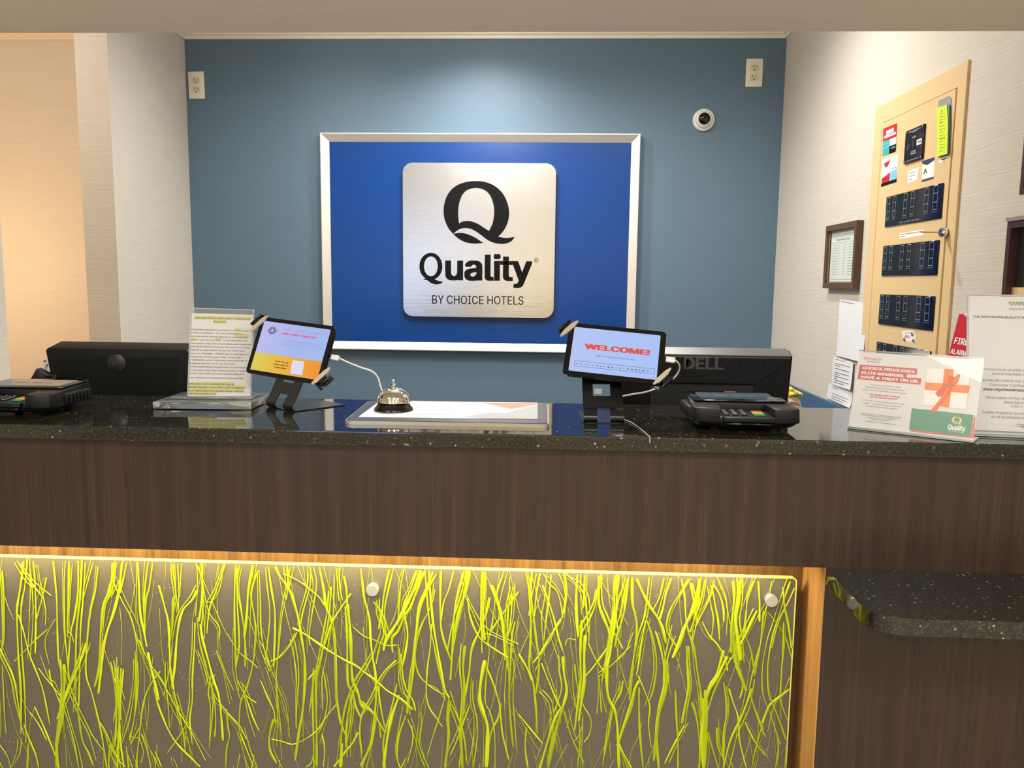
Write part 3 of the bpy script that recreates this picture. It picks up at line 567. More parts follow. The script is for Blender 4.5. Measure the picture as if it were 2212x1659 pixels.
MB().box(dx0, dx1, -.009, -.0016, .048, dz1, bev=.001, seg=1).build('door', M_TAN, cab)
hg = MB()
k = 0; z = .06
while z < dz1 - .02:
    hg.lathe([(.0035, 0), (.0035, .0145)], 8, Matrix.Translation((dx0 - .001, -.0075, z))); z += .016
hg.build('hinge', mat('tan_hinge', (212, 186, 138), rough=.35), cab)
YM = -.0125
M_MOD = mat('module_gloss', (8, 10, 16), rough=.10, spec=.5)
M_GRID = mat('panel_grid', (150, 156, 166), rough=.5)
colsf = [(.032, .083), (.148, .200), (.357, .413), (.487, .544), (.718, .786), (.864, .932)]
m3 = [pxl(TC, u, v, YM) for u, v in ((1901, 636), (2018.8, 638.7), (2013, 713.7), (1896.5, 698.7))]
mx0, mx1 = (m3[0][0] + m3[3][0]) / 2, (m3[1][0] + m3[2][0]) / 2
mw_ = mx1 - mx0
mods = []
for zt, zb in ((1.62287, 1.53743), (1.48504, 1.39898), (1.34735, 1.26101), (1.2103, 1.124)): mods.append((zt - 1.0, zb - 1.0))
for i, (zt, zb) in enumerate(mods):
    zt = zt + .0 ; mh = zt - zb
    md = MB().box(mx0, mx1, YM, -.009, zb, zt, bev=.0012, seg=1).build('zone_panel', M_MOD, cab)
    mk = MB(); yk = YM - .0005
    for ci, (a, b) in enumerate(colsf):
        xa, xb = mx0 + a * mw_, mx0 + b * mw_; wz1, wz0 = zt - .045 * mh, zt - .72 * mh; lw = .0011
        zw = MB()
        for zz in (wz1, wz1 - (wz1 - wz0) * .30, wz1 - (wz1 - wz0) * .68, wz0): zw.bar((xa, zz), (xb, zz), lw * 1.3, yk)
        zw.bar((xa, wz0), (xa, wz1), lw, yk); zw.bar((xb, wz0), (xb, wz1), lw, yk); zw.build('zone_window', M_GRID, md)
        mk.text('ZONE %d' % (i * 6 + ci + 1), xa - .004, wz0 - .0065, xb + .004, cap=.0032, y=yk)
    if i == 0: mk.text('FIRE ALARM CONTROL', mx0 + .30 * mw_, zb + .004, mx0 + .66 * mw_, cap=.0065, y=yk, bold=.01)
    mk.build('lettering', M_GRID, md)
# control plate with key slot
cp = [pxl(TC, *cvA(x, y), YM) for x, y in ((375, 803), (573, 718), (553, 1083), (360, 1148))]
ax0, ax1 = (cp[0][0] + cp[3][0]) / 2, (cp[1][0] + cp[2][0]) / 2; az1, az0 = (cp[0][1] + cp[1][1]) / 2, (cp[2][1] + cp[3][1]) / 2
cpl = MB().box(ax0, ax1, YM - .002, -.009, az0, az1, bev=.0012, seg=1).build('control_plate', M_MOD, cab)
q = lambda u, w: (ax0 + u * (ax1 - ax0), az0 + w * (az1 - az0))
mk = MB(); yk = YM - .0026
mk.text('FIRE ALARM CONTROL', *q(.2, .91), q(.85, 0)[0], cap=.0035, y=yk); mk.text('SYSTEM', *q(.36, .875), q(.66, 0)[0], cap=.0028, y=yk)
mk.text('G-IN', *q(.42, .70), q(.60, 0)[0], cap=.006, y=yk, bold=.01); mk.text('SYSTEM', *q(.40, .28), q(.66, 0)[0], cap=.005, y=yk); mk.text('TROUBLE', *q(.38, .22), q(.68, 0)[0], cap=.005, y=yk)
mk.text('FIRE CONTROL INSTRUMENTS', *q(.18, .05), q(.82, 0)[0], cap=.003, y=yk)
for u, w in ((.08, .95), (.93, .95), (.08, .06), (.93, .06)): mk.prism(circ(*q(u, w), .0018, 10), yk, None)
P0, P1 = q(.68, .44), q(.94, .60); mk.prism([P0, (P1[0], P0[1]), P1, (P0[0], P1[1])], yk, None)
mk.build('lettering', M_WHITEINK, cpl)
fm = MB(); fm.text('FCI', P0[0] + .008, P0[1] + .004, P1[0] - .004, top=P1[1] - .004, y=yk - .0004, bold=.03); fm.build('logo', M_INK, cpl)
MB().prism(circ(*q(.22, .47), .0095, 20), yk, YM - .002).build('speaker_grille', mat('dark_grey', (34, 35, 38), rough=.6), cpl)
MB().prism([q(.44, .40), q(.55, .40), q(.55, .64), q(.44, .64)], yk, None).build('slot_window', mat('dark_grey', (34, 35, 38)), cpl)
# stickers: (quad in crop px), layers drawn over a base
def sticker(quad, base, layers, cvf, label, texts=(), y=-.0094, dy=.0005):
    P = plot(TC, cvf, quad, y)
    s = MB().prism(P[::-1], y, y + .0003).build('sticker', base, cab); s['label'] = label
    for i, (nm, m, polys) in enumerate(layers):
        mb = MB()
        for k, pl in enumerate(polys): mb.quad(list(reversed(plot(TC, cvf, pl, y))), y - dy * .6 - dy * .5 * i)
        mb.build(nm, m, s)
    by = {}
    for (t, x0, yy, x1, cap, m) in texts:
        a = pxl(TC, *cvf(x0, yy), y); b = pxl(TC, *cvf(x1, yy), y)
        by.setdefault(m.name, (m, MB()))[1].text(t, a[0], a[1], b[0], cap=cap, y=y - dy * 2.4)
    for m, mb in by.values(): mb.build('lettering', m, s)
    return s
M_SRED = mat('sticker_red', (196, 28, 40), rough=.4); M_TEAL = mat('sticker_teal', (66, 176, 184), rough=.4); M_NAVY = mat('sticker_navy', (58, 58, 84), rough=.4); M_LB = mat('sticker_sky', (132, 200, 222), rough=.4)
sticker([(137, 772), (283, 712), (268, 1010), (127, 1062)], M_SRED, [('colour_block', M_TEAL, [[(136, 905), (212, 880), (198, 1036), (127, 1062)]]), ('colour_block', M_WHITEINK, [[(212, 880), (277, 856), (273, 935), (205, 955)], [(170, 795), (252, 757), (248, 802), (168, 836)], [(148, 850), (272, 800), (270, 828), (147, 878)]]), ('colour_block', M_INK, [[(206, 955), (273, 930), (268, 1010), (198, 1036)]])], cvA, 'red, teal and black service sticker', [('CALL SERVICE', 150, 870, 268, .004, M_SRED), ('FOR', 222, 985, 262, .006, M_WHITEINK), ('SERVICE', 148, 945, 196, .004, M_WHITEINK), ('ALARM TEST', 140, 985, 194, .004, M_WHITEINK)])
sticker([(125, 1100), (295, 1037), (276, 1330), (115, 1383)], M_WHITEINK, [('colour_block', M_SRED, [[(122, 1300), (210, 1228), (200, 1345), (118, 1376)], [(145, 1140), (215, 1095), (185, 1165), (160, 1185)]]), ('colour_block', M_LB, [[(215, 1225), (280, 1190), (277, 1300), (208, 1322)]]), ('colour_block', M_INK, [[(118, 1352), (278, 1298), (276, 1330), (115, 1383)]])], cvA, 'white, red and sky-blue service sticker under the red one', [('SERVICE CO', 128, 1310, 175, .004, M_INK), ('24 HR', 235, 1195, 278, .005, M_INK)])
sticker([(398, 1215), (512, 1175), (495, 1310), (392, 1352)], M_PAPER, [('printed_line', M_GREYINK, [[(412, 1240), (470, 1222), (470, 1226), (412, 1245)], [(410, 1272), (470, 1255), (470, 1259), (410, 1277)], [(410, 1306), (445, 1296), (445, 1300), (410, 1311)]])], cvA, 'small square white label')
sticker([(548, 1112), (678, 1070), (667, 1295), (543, 1333)], M_WHITEINK, [('colour_block', M_NAVY, [[(548, 1112), (678, 1070), (676, 1100), (600, 1155), (548, 1140)], [(545, 1310), (668, 1275), (667, 1295), (543, 1333)]]), ('printed_icon', M_INK, [[(562, 1250), (580, 1185), (598, 1235), (590, 1240), (578, 1205), (570, 1250)]])], cvA, 'white label with navy top and bottom')
sticker([(728, 1100), (818, 1070), (810, 1105), (722, 1137)], M_WHITEINK, [('printed_line', M_INK, [[(752, 1092), (808, 1078), (806, 1090), (752, 1104)], [(765, 1112), (790, 1104), (790, 1110), (765, 1118)]])], cvA, 'tiny white barcode label')
sticker([(408, 215), (655, 172), (652, 235), (405, 275)], M_WHITEINK, [('printed_line', M_GREYINK, [[(415, 226), (648, 190), (648, 196), (415, 232)], [(412, 252), (470, 243), (470, 248), (412, 257)]])], cvB, 'long white strip label')
vs_ = sticker([(432, 1240), (545, 1240), (572, 1300), (568, 1365), (545, 1385), (525, 1360), (470, 1350), (455, 1365), (440, 1345)], M_WHITEINK, [('van_outline', M_GREYINK, [[(522, 1255), (545, 1262), (560, 1300), (530, 1302)], [(462, 1262), (515, 1262), (515, 1266), (462, 1266)], [(460, 1285), (510, 1290), (510, 1294), (460, 1289)]]), ('red_lettering', M_SRED, [[(460, 1300), (515, 1306), (515, 1314), (460, 1308)]]), ('van_wheel', M_GREYINK, [el(458, 1335, 14, 18, 14), el(552, 1348, 15, 20, 14)])], cvB, 'white sticker shaped like a delivery van')
# lock and key
kx, kz = pxl(TC, 2040, 502, -.012)
lk = MB().lathe([(.0115, 0), (.0115, .010), (.009, .013), (.004, .013)], 24, Matrix.Translation((kx, -.009, kz)) @ RX).build('lock_cylinder', M_CHROME, cab)
ky = thing('key', wallframe(2.291 - kx, 1.0 + kz, XR - .023), 'small brass key standing in the lock of the tan alarm cabinet', 'key')
MB().box(-.003, .003, -.030, .006, -.0012, .0012).build('key_blade', mat('brass', (150, 116, 66), rough=.3, metal=1.0), ky)
kb = MB(); kb.prism(circ(0, 0, .011, 20), -.0012, .0012, holes=[circ(.005, 0, .0028, 10)], M=Matrix.Translation((0, -.036, 0)) @ Matrix.Rotation(math.pi / 2, 4, 'X') @ Matrix.Rotation(math.pi / 2, 4, 'Y') @ Matrix.Scale(.8, 4)); kb.build('key_bow', mat('brass', (150, 116, 66)), ky)
# pouch and tags hanging on the door
pq = plot(TC, cvA, [(715, 475), (830, 425), (850, 450), (838, 1050), (700, 1075)], -.013)
tgx, tgz = pq[0]
tg = thing('inspection_tag', TC @ Matrix.Translation((tgx, -.009, pq[4][1])), 'fluorescent yellow inspection tag in a clear pouch at the top of the alarm cabinet door', 'tag')
dxz = lambda P: [(x - tgx, z - pq[4][1]) for x, z in P]
MB().prism(list(reversed(dxz(plot(TC, cvA, [(715, 475), (828, 425), (850, 455), (838, 1052), (708, 1078)], -.011)))), -.0016, -.0004).build('clear_pouch', mat('pouch', (170, 172, 174), rough=.15, alpha=.85), tg)
tw = MB(); L0 = dxz(plot(TC, cvA, [(695, 552), (808, 517), (820, 700), (812, 1035), (700, 1065), (705, 720)], -.016)); tw.prism(list(reversed(L0)), -.0075, -.0068)
tw.build('yellow_card', mat('fluoro_yellow', (212, 236, 60), rough=.5), tg)
tw = MB(); tw.prism(list(reversed(dxz(plot(TC, cvA, [(806, 512), (836, 512), (838, 720), (826, 1036), (812, 1036), (820, 700)], -.013)))), -.0055, -.0045); tw.build('teal_card', mat('card_teal', (110, 160, 160), rough=.5), tg)
ti = MB()
for r_ in range(13):
    yy = 615 + r_ * 33
    w_ = 60 if r_ % 3 else 35
    a, b = dxz(plot(TC, cvA, [(728, yy), (728 + w_, yy - 14)], -.0165)); ti.bar(a, b, .0022 if r_ in (3, 8) else .0010, -.0079)
ti.prism(circ(*dxz(plot(TC, cvA, [(752, 580)], -.0165))[0], .0022, 12), -.008, None)
ti.build('printed_lines', mat('olive_ink', (120, 140, 30), rough=.6), tg)
# ------------------------------------------------------------------ framed code list, papers, pull station, pictures at the right edge
def pic(yc, zb, w, h, fw, fd, label, name, m_frame, m_in, cat, mats=None):
    T = wallframe(yc, zb)
    t = thing(name, T, label, cat)
    for nm, P in (('frame_rail', [(-w / 2, 0), (w / 2, 0), (w / 2 - fw, fw), (-w / 2 + fw, fw)]), ('frame_rail', [(w / 2, 0), (w / 2, h), (w / 2 - fw, h - fw), (w / 2 - fw, fw)]), ('frame_rail', [(w / 2, h), (-w / 2, h), (-w / 2 + fw, h - fw), (w / 2 - fw, h - fw)]), ('frame_rail', [(-w / 2, h), (-w / 2, 0), (-w / 2 + fw, fw), (-w / 2 + fw, h - fw)])):
        MB().prism(P, -fd, 0).build(nm, m_frame, t)
    MB().box(-w / 2 + fw * .5, w / 2 - fw * .5, -fd * .35, -.002, fw * .5, h - fw * .5).build('picture_sheet', m_in, t)
    return T, t
M_FRM = mat('frame_brown', (92, 66, 46), rough=.35)
T, t = pic(2.757, 1.3612, .286, .211, .018, .022, 'brown-framed list of fire alarm codes on the right wall beside the cabinet', 'framed_list', M_FRM, mat('mint_paper', (214, 224, 216), rough=.4, coat=.4), 'frame')
cvF = cropper(1700, 440, 3.19)
mk = MB(); yk = -.0083
a = pxl(T, *cvF(357, 265), -.0083); b = pxl(T, *cvF(445, 250), -.0083); mk.text('FIRE ALARM CODES', -.07, .158, .055, cap=.0085, y=yk)
for r_ in range(12):
    z = .142 - r_ * .0088
    mk.text('ZONE %d' % (r_ + 1), -.10, z, -.035 , cap=.0032, y=yk); mk.text('ROOM', -.0, z, .02, cap=.0032, y=yk); mk.text('CORRIDOR', .04, z, .095, cap=.0032, y=yk)
mk.bar((-.11, .178), (.11, .178), .001, yk); mk.bar((-.11, .030), (.11, .030), .001, yk); mk.bar((-.11, .151), (.11, .151), .0006, yk)
mk.build('lettering', mat('ink_soft', (120, 130, 128), rough=.6), t)
mb = MB(); mb.prism([(-.143 + .018, .018), (.125, .018), (.125, .193), (-.125, .193)], -.014, -.0125, holes=[[(-.121, .022), (.121, .022), (.121, .189), (-.121, .189)]]); mb.build('gilt_slip', mat('gilt', (190, 158, 84), rough=.35, metal=.6), t)
def sheet(name, quad, label, cat, lines, m=M_PAPER, curl=.006, group=None, ylift=-.003):
    T = wallframe(at(*quad[3], 0, XR).y, at(*quad[3], 0, XR).z)
    P = [pxl(T, u, v, ylift) for u, v in quad]   # TL TR BR BL
    o = bpy.data.objects.new(name, None)
    n = 8; mb = MB(); vs = []; fs = []
    for i in range(n + 1):
        for j in range(n + 1):
            s, r_ = i / n, j / n
            tp = Vector(P[0]).lerp(Vector(P[1]), s); bt = Vector(P[3]).lerp(Vector(P[2]), s); q_ = tp.lerp(bt, r_)
            vs.append((q_.x, ylift - curl * (s ** 3) * (r_ ** 2) - curl * .4 * math.sin(s * 3.1) * r_, q_.y))
    for i in range(n):
        for j in range(n): k = i * (n + 1) + j; fs.append((k, k + 1, k + n + 2, k + n + 1))
    mb.add(vs, fs, None, True)
    bot = [(v[0], v[1] + .0004, v[2]) for v in vs]; mb.add(bot, [tuple(reversed(f)) for f in fs], None, True)
    t = thing(name, T, label, cat, group); mb.build('sheet', m, t)
    if lines:
        lm = MB()
        for (s0, s1, r_, wd) in lines:
            steps = 5
            for k in range(steps):
                sa, sb = s0 + (s1 - s0) * k / steps, s0 + (s1 - s0) * (k + 1) / steps; pts = []
                for s in (sa, sb):
                    tp = Vector(P[0]).lerp(Vector(P[1]), s); bt = Vector(P[3]).lerp(Vector(P[2]), s); q_ = tp.lerp(bt, r_); pts.append(Vector((q_.x, ylift - curl * (s ** 3) * (r_ ** 2) - curl * .4 * math.sin(s * 3.1) * r_ - .0007, q_.y)))
                dz = Vector((0, 0, wd / 2)); lm.add([pts[0] - dz, pts[1] - dz, pts[1] + dz, pts[0] + dz], [(0, 1, 2, 3)])
        lm.build('printed_lines', M_GREYINK, t)
    return t
sheet('paper_sheet', [(1814, 645), (1874.5, 655), (1869, 783), (1807, 768)], 'large blank white sheet taped under the framed code list', 'paper', [(.08, .55, .045, .0016)], curl=.010)
sheet('note_sheet', [(1800, 771), (1843, 783), (1840.5, 843), (1796, 830)], 'white note with close printed lines, upper of two beside the promotional sign', 'paper', [(.12, .62, .05, .0012), (.12, .85, .20, .0016), (.12, .4, .27, .0016), (.12, .86, .38, .0022), (.12, .86, .52, .0022), (.12, .42, .59, .0016), (.12, .86, .66, .002), (.12, .3, .73, .002), (.12, .9, .80, .002), (.12, .65, .88, .002)], ylift=-.006)
sheet('note_sheet', [(1790, 828), (1842, 846), (1841, 882), (1785, 859)], 'lower white note, partly under the upper one and above the blue dado', 'paper', [(.22, .40, .18, .0016), (.22, .85, .55, .0018), (.22, .85, .72, .0018), (.22, .7, .86, .0018)], curl=.008)
pz0 = 1.2; TPU = wallframe(1.906, 1.193)
ps = thing('alarm_pull_station', TPU, 'red fire alarm pull station on the right wall behind the water report poster', 'alarm')
pb = MB()
def taper(mb, w0, w1, z0, z1, d0, d1):
    vs = [(-w0, 0, z0), (w0, 0, z0), (w0, -d0, z0), (-w0, -d0, z0), (-w1, 0, z1), (w1, 0, z1), (w1, -d1, z1), (-w1, -d1, z1)]
    return mb.add(vs, [(0, 1, 2, 3), (7, 6, 5, 4), (3, 2, 6, 7), (1, 0, 4, 5), (0, 3, 7, 4), (2, 1, 5, 6)])
taper(pb, .043, .043, 0, .115, .036, .016).build('housing', mat('alarm_red', (190, 22, 34), rough=.35), ps)
MB().box(-.012, .012, -.020, -.008, .110, .119, bev=.003).build('glass_rod_cap', M_WHITE, ps)
mk = MB(); S = Matrix.Rotation(-math.atan2(.020, .115), 4, 'X')
Mp = Matrix.Translation((0, -.0365, 0)) @ S
mk.text('FIRE', -.030, .048, .034, cap=.020, y=-.0004, bold=.02, M=Mp); mk.text('ALARM', -.036, .024, .036, cap=.016, y=-.0004, bold=.02, M=Mp)
mk.build('lettering', M_WHITEINK, ps)
M_FRD = mat('frame_mahogany', (70, 36, 32), rough=.3)
T, t = pic(1.702, 1.335, .112, .170, .014, .026, 'mahogany-framed dark picture at the right edge above the water report poster', 'framed_picture', M_FRD, mat('picture_dark', (34, 40, 36), rough=.12), 'picture')
MB().box(-.0558, .0558, -.030, 0, .170, .178).build('top_ledge', mat('ledge_grey', (150, 140, 130), rough=.4), t)
MB().box(-.044, .044, -.0135, -.0095, .012, .036).build('mount_card', M_TAN, t)
T, t = pic(1.686, 1.556, .084, .30, .012, .024, 'mahogany-framed picture at the right edge, upper of the two', 'framed_picture', M_FRD, mat('picture_tan', (206, 172, 126), rough=.4), 'picture')
# ------------------------------------------------------------------ counter items
def lsign(name, c, yaw, tilt, w, h, label, cat, foot, sheetm):
    """slanted acrylic holder: paper sheet, clear front, folded foot"""
    T = frame(c, yaw, tilt)
    t = thing(name, T, label, cat)
    MB().box(-w / 2, w / 2, .0008, .0014, -h / 2, h / 2).build('printed_sheet', sheetm, t)
    return T, t
# policy holder
TPo = frame((-.7335, 1.788, 1.2), 9.5, -11.46, 1.27)
pol = thing('policy_sign', TPo, 'upright clear acrylic holder with a black-on-white deposit policy notice, in front of the left monitor', 'sign')
w2, h2 = .0664, .0931
MB().box(-w2, w2, .0006, .0012, -h2, h2).build('paper', M_PAPERW, pol)
MB().box(-w2 - .002, w2 + .002, .0016, .0036, -h2 - .002, h2 + .011).build('back_sheet', M_ACRYL, pol)
ed_ = MB(); ed_.box(-w2 - .0025, -w2 - .0008, -.0012, .0040, -h2, h2 + .0115); ed_.box(w2 + .0008, w2 + .0025, -.0012, .0040, -h2, h2 + .0115); ed_.box(-w2 - .0025, w2 + .0025, .0010, .0040, h2 + .0105, h2 + .012); ed_.build('acrylic_rim', M_ACRYLE, pol)
cv4 = cropper(0, 640, 3.568)
hl = MB(); mk = MB(); yt = -.0002
def tx(mb, T, cvf, s, x0, y0, x1, cap=None, bold=0, vis=None, y=-.0002, slope_to=None):
    a = pxl(T, *cvf(x0, y0), y); b = pxl(T, *cvf(x1, slope_to if slope_to is not None else y0), y)
    zb = a[1] if slope_to is None else (a[1] + b[1]) / 2
    mb.text(s, a[0], zb, b[0], cap=cap, y=y, bold=bold, vis=vis)
POL = [("INCIDENTAL/SECURITY DEPOSIT", 1500, 172, 1937), ("POLICY", 1645, 203, 1743), ("A security deposit in the amount of $100 is due", 1475, 260, 1915), ("at time of check in.  For your convenience,", 1473, 285, 1873), ("you can either put the deposit on a credit/debit", 1471, 312, 1913), ("card or you can use cash.  If you use cash, you", 1470, 338, 1905), ("will need to stop at the front desk upon check out", 1469, 366, 1937), ("and let the desk clerk know that you have a cash", 1468, 391, 1927), ("deposit so that he/she can go and check your", 1467, 417, 1888), ("room for damages.  If there are no damages you", 1466, 443, 1922), ("will get the $100 back in cash.  If you use a", 1465, 469, 1868), ("credit/debit card it could take anywhere from 3-5", 1464, 494, 1925), ("business days for you to see the $100", 1463, 520, 1808), ("credit authorization posted back to your account.", 1462, 546, 1925), ("If you use a Cash App, Chime, PayPal, or Venmo", 1461, 573, 1915), ("card it could take up to 30 business days for", 1460, 598, 1878), ("your deposit to posted back to your account.", 1459, 630, 1880), ("WE WILL NO LONGER BE HELD", 1458, 680, 1803), ("RESPONSIBLE FOR ANY CASH DEPOSIT", 1457, 706, 1888), ("LEFTBEHIND FOR MORETHAN 5 DAYS", 1457, 733, 1877), ("AFTER CHECK OUT", 1457, 757, 1665)]
for i, (s, x0, y0, x1) in enumerate(POL):
    up = i < 2 or i > 16
    tx(mk, TPo, cv4, s, x0, y0, x1, cap=.0050 if up else .0043, bold=.018 if up else .010, y=-.0002)
    if up:
        P = plot(TPo, cv4, [(x0 - 3, y0 + 5), (x1 + 3, y0 + 5), (x1 + 3, y0 - 19), (x0 - 3, y0 - 19)], 0); hl.quad(P, .0003)
for (x0, x1, y0) in ((1812, 1855, 260), (1803, 1916, 312), (1470, 1512, 338), (1660, 1702, 338)):
    hl.quad(plot(TPo, cv4, [(x0, y0 + 5), (x1, y0 + 5), (x1, y0 - 18), (x0, y0 - 18)], 0), .0003)
hl.build('highlighter_marks', mat('highlighter', (214, 212, 96), rough=.7), pol)
mk.build('lettering', mat('print_ink', (70, 68, 58), rough=.6), pol)
MB().box(-w2 - .002, w2 + .002, -.0022, -.0010, -h2 - .001, h2 + .0115).build('front_sheet', mat('clear_film', (255, 255, 255), rough=.02, alpha=.08), pol)
# base block
Ti = TPo.inverted()
bs = MB(); Mb = Ti @ frame((-.752, 1.785, ZC), 3.0)
bs.box(-.107, .107, -.072, .085, .0012, .0165, bev=.003, M=Mb); bs.box(-.085, .095, -.030, .05, .0166, .022, bev=.002, M=Mb)
bs.build('acrylic_base', mat('thick_acrylic', (238, 243, 243), rough=.05, trans=.86, ior=1.35), pol)
# tablets
def tablet_quad(T, cvf, pts, y): return plot(T, cvf, pts, y)
M_BEZ = mat('tablet_bezel', (9, 10, 13), rough=.12)
M_CLIP = mat('clip_champagne', (214, 200, 184), rough=.35, metal=.35)
def tablet(T, w, h, tw, th_, label, screen_mat, group):
    t = thing('tablet', T, label, 'tablet', group)
    bd_ = MB().prism(rrect(-tw / 2, tw / 2, -th_ / 2, th_ / 2, .009), -.0006, .0075).build('casing', M_BEZ, t)
    scn = MB().prism(rrect(-w / 2, w / 2, -h / 2, h / 2, .0025), -.0010, -.0007).build('screen', screen_mat, t)
    return t, scn
def grad_screen(name, stops, axis, lo, hi, st):
    m = bpy.data.materials.new(name); m.use_nodes = True; nt = m.node_tree; b = nt.nodes['Principled BSDF']
    tc = N(nt, 'ShaderNodeTexCoord'); sp = N(nt, 'ShaderNodeSeparateXYZ'); nt.links.new(tc.outputs['Object'], sp.inputs[0])
    mr = N(nt, 'ShaderNodeMapRange'); mr.inputs['From Min'].default_value = lo; mr.inputs['From Max'].default_value = hi; nt.links.new(sp.outputs[axis], mr.inputs[0])
    r = N(nt, 'ShaderNodeValToRGB'); e = r.color_ramp.elements
    e[0].position = stops[0][0]; e[0].color = (*lin(stops[0][1]), 1); e[1].position = stops[-1][0]; e[1].color = (*lin(stops[-1][1]), 1)
    for p, c in stops[1:-1]: k = e.new(p); k.color = (*lin(c), 1)
    nt.links.new(mr.outputs[0], r.inputs[0]); nt.links.new(r.outputs[0], b.inputs['Emission Color']); b.inputs['Emission Strength'].default_value = st
    b.inputs['Base Color'].default_value = (.01, .01, .01, 1); b.inputs['Roughness'].default_value = .15
    return m
def glow(name, c, s=.9): return mat(name, (5, 5, 5), rough=.3, emit=c, es=s)
TL_ = frame((-.5494, 1.7074, 1.2213), -15.2, -22.0, 5.3); LW, LH = .1665, .1108
TR_ = frame((.1349, 1.681, 1.2275), -3.0, -33.0, 5.5); RW, RH = .1785, .1030
tl, ts = tablet(TL_, LW, LH, .1865, .128, 'tablet showing a lavender and yellow military families page, on the left stand', grad_screen('screen_lavender', [(0, (196, 196, 252)), (.55, (176, 192, 250)), (1, (168, 196, 252))], 0, -.083, .083, .88), 'tablets on the counter')
cv5 = cropper(500, 640, 4.809)
ys = -.0013
bq = plot(TL_, cv5, [(262, 577), (966, 686)], ys); zb_ = (bq[0][1] + bq[1][1]) / 2
MB().prism([(-LW / 2, -LH / 2), (LW / 2, -LH / 2), (LW / 2, zb_), (-LW / 2, zb_)], ys, None).build('colour_band', grad_screen('screen_orange', [(0, (226, 212, 92)), (.45, (244, 186, 66)), (1, (250, 150, 36))], 0, -.083, .083, .9), ts)
P = plot(TL_, cv5, [(610, 802), (735, 820), (757, 680), (635, 662)], ys); MB().prism(P, ys - .0002, None).build('white_card', glow('glow_white', (226, 228, 250)), ts)
mk = MB(); yt = ys - .0002
tx(mk, TL_, cv5, "SUPPORTING AMERICA'S", 545, 352, 977, cap=.0052, y=yt, slope_to=414); mk.build('lettering', glow('glow_pink', (222, 118, 176)), ts)
mk = MB(); tx(mk, TL_, cv5, "MILITARY FAMILIES", 530, 392, 880, cap=.0055, bold=.03, y=yt, slope_to=446); mk.build('lettering', glow('glow_red', (236, 52, 70)), ts)
mk = MB()
for s, x0, y0, x1, y1 in (("Through our partnership with Operation Homefront, Choice", 515, 455, 958, 512), ("Hotels is dedicated to supporting America's military", 510, 477, 930, 530), ("families and helping them thrive in the communities", 505, 497, 952, 555), ("they have worked so hard to protect.", 498, 517, 788, 556)): tx(mk, TL_, cv5, s, x0, y0, x1, cap=.0022, y=yt, slope_to=y1)
mk.build('lettering', glow('glow_grey', (112, 122, 176)), ts)
mk = MB()
for s, x0, y0, x1, y1 in (("SCAN THE QR", 450, 683, 590, 697), ("CODE HERE TO", 434, 713, 590, 730), ("LEARN MORE", 435, 743, 572, 758)): tx(mk, TL_, cv5, s, x0, y0, x1, cap=.0040, bold=.03, y=yt, slope_to=y1)
mk.build('lettering', glow('glow_black', (46, 36, 20), .5), ts)
mk = MB(); cx_, cz_ = pxl(TL_, *cv5(425, 357), ys)
mk.prism(circ(cx_, cz_, .0088), yt, None, holes=[circ(cx_, cz_, .0074)]); mk.prism(circ(cx_, cz_, .0060), yt, None); mk.build('emblem_ring', glow('glow_navy', (22, 34, 92), .8), ts)
mk = MB(); mk.prism([(cx_ - .0035, cz_ - .0035), (cx_ + .0035, cz_ - .0035), (cx_ + .0035, cz_ + .001), (cx_, cz_ + .0048), (cx_ - .0035, cz_ + .001)], yt - .0002, None, holes=[[(cx_ - .001, cz_ - .003), (cx_ + .001, cz_ - .003), (cx_ + .001, cz_ + .001), (cx_ - .001, cz_ + .001)]]); mk.build('emblem_house', glow('glow_white', (226, 228, 250)), ts)
mk = MB()
for s in (-1, 1):
    for k in (-1, 0, 1): mk.bar((cx_ + s * .0085, cz_ + k * .0028), (cx_ + s * (.0145 - abs(k) * .002), cz_ + k * .0028), .0011, yt)
mk.build('emblem_stripes', glow('glow_red', (236, 52, 70)), ts)
tr, rs_ = tablet(TR_, RW, RH, .2015, .1225, 'tablet showing a pale blue WELCOME page, on the right stand', grad_screen('screen_blue', [(0, (184, 202, 252)), (1, (172, 200, 254))], 0, -.09, .09, .92), 'tablets on the counter')
cv6 = cropper(1180, 660, 3.687)
mk = MB(); tx(mk, TR_, cv6, "WELCOME!", 302, 347, 826, cap=.0160, bold=.05, y=ys, slope_to=390); mk.build('lettering', glow('glow_coral', (236, 84, 70)), rs_)
mk = MB(); tx(mk, TR_, cv6, "We're happy to have you", 390, 405, 708, cap=.0048, y=ys, slope_to=436)
box_ = [(228, 438), (862, 505), (862, 545), (226, 480)]
P = plot(TR_, cv6, box_, ys)
for i in range(4): mk.bar(P[i], P[(i + 1) % 4], .0007, ys)
random.seed(3)
for k in range(20):
    xx = 240 + k * 31; a = pxl(TR_, *cv6(xx, 463 + k * 3.2), ys); wdt = .0016 + .003 * random.random(); hgt = .0008 + .0022 * random.random()
    mk.quad([(a[0], a[1] - hgt / 2), (a[0] + wdt, a[1] - hgt / 2), (a[0] + wdt, a[1] + hgt / 2), (a[0], a[1] + hgt / 2)], ys)
mk.build('lettering', glow('glow_slate', (70, 84, 120), .7), rs_)
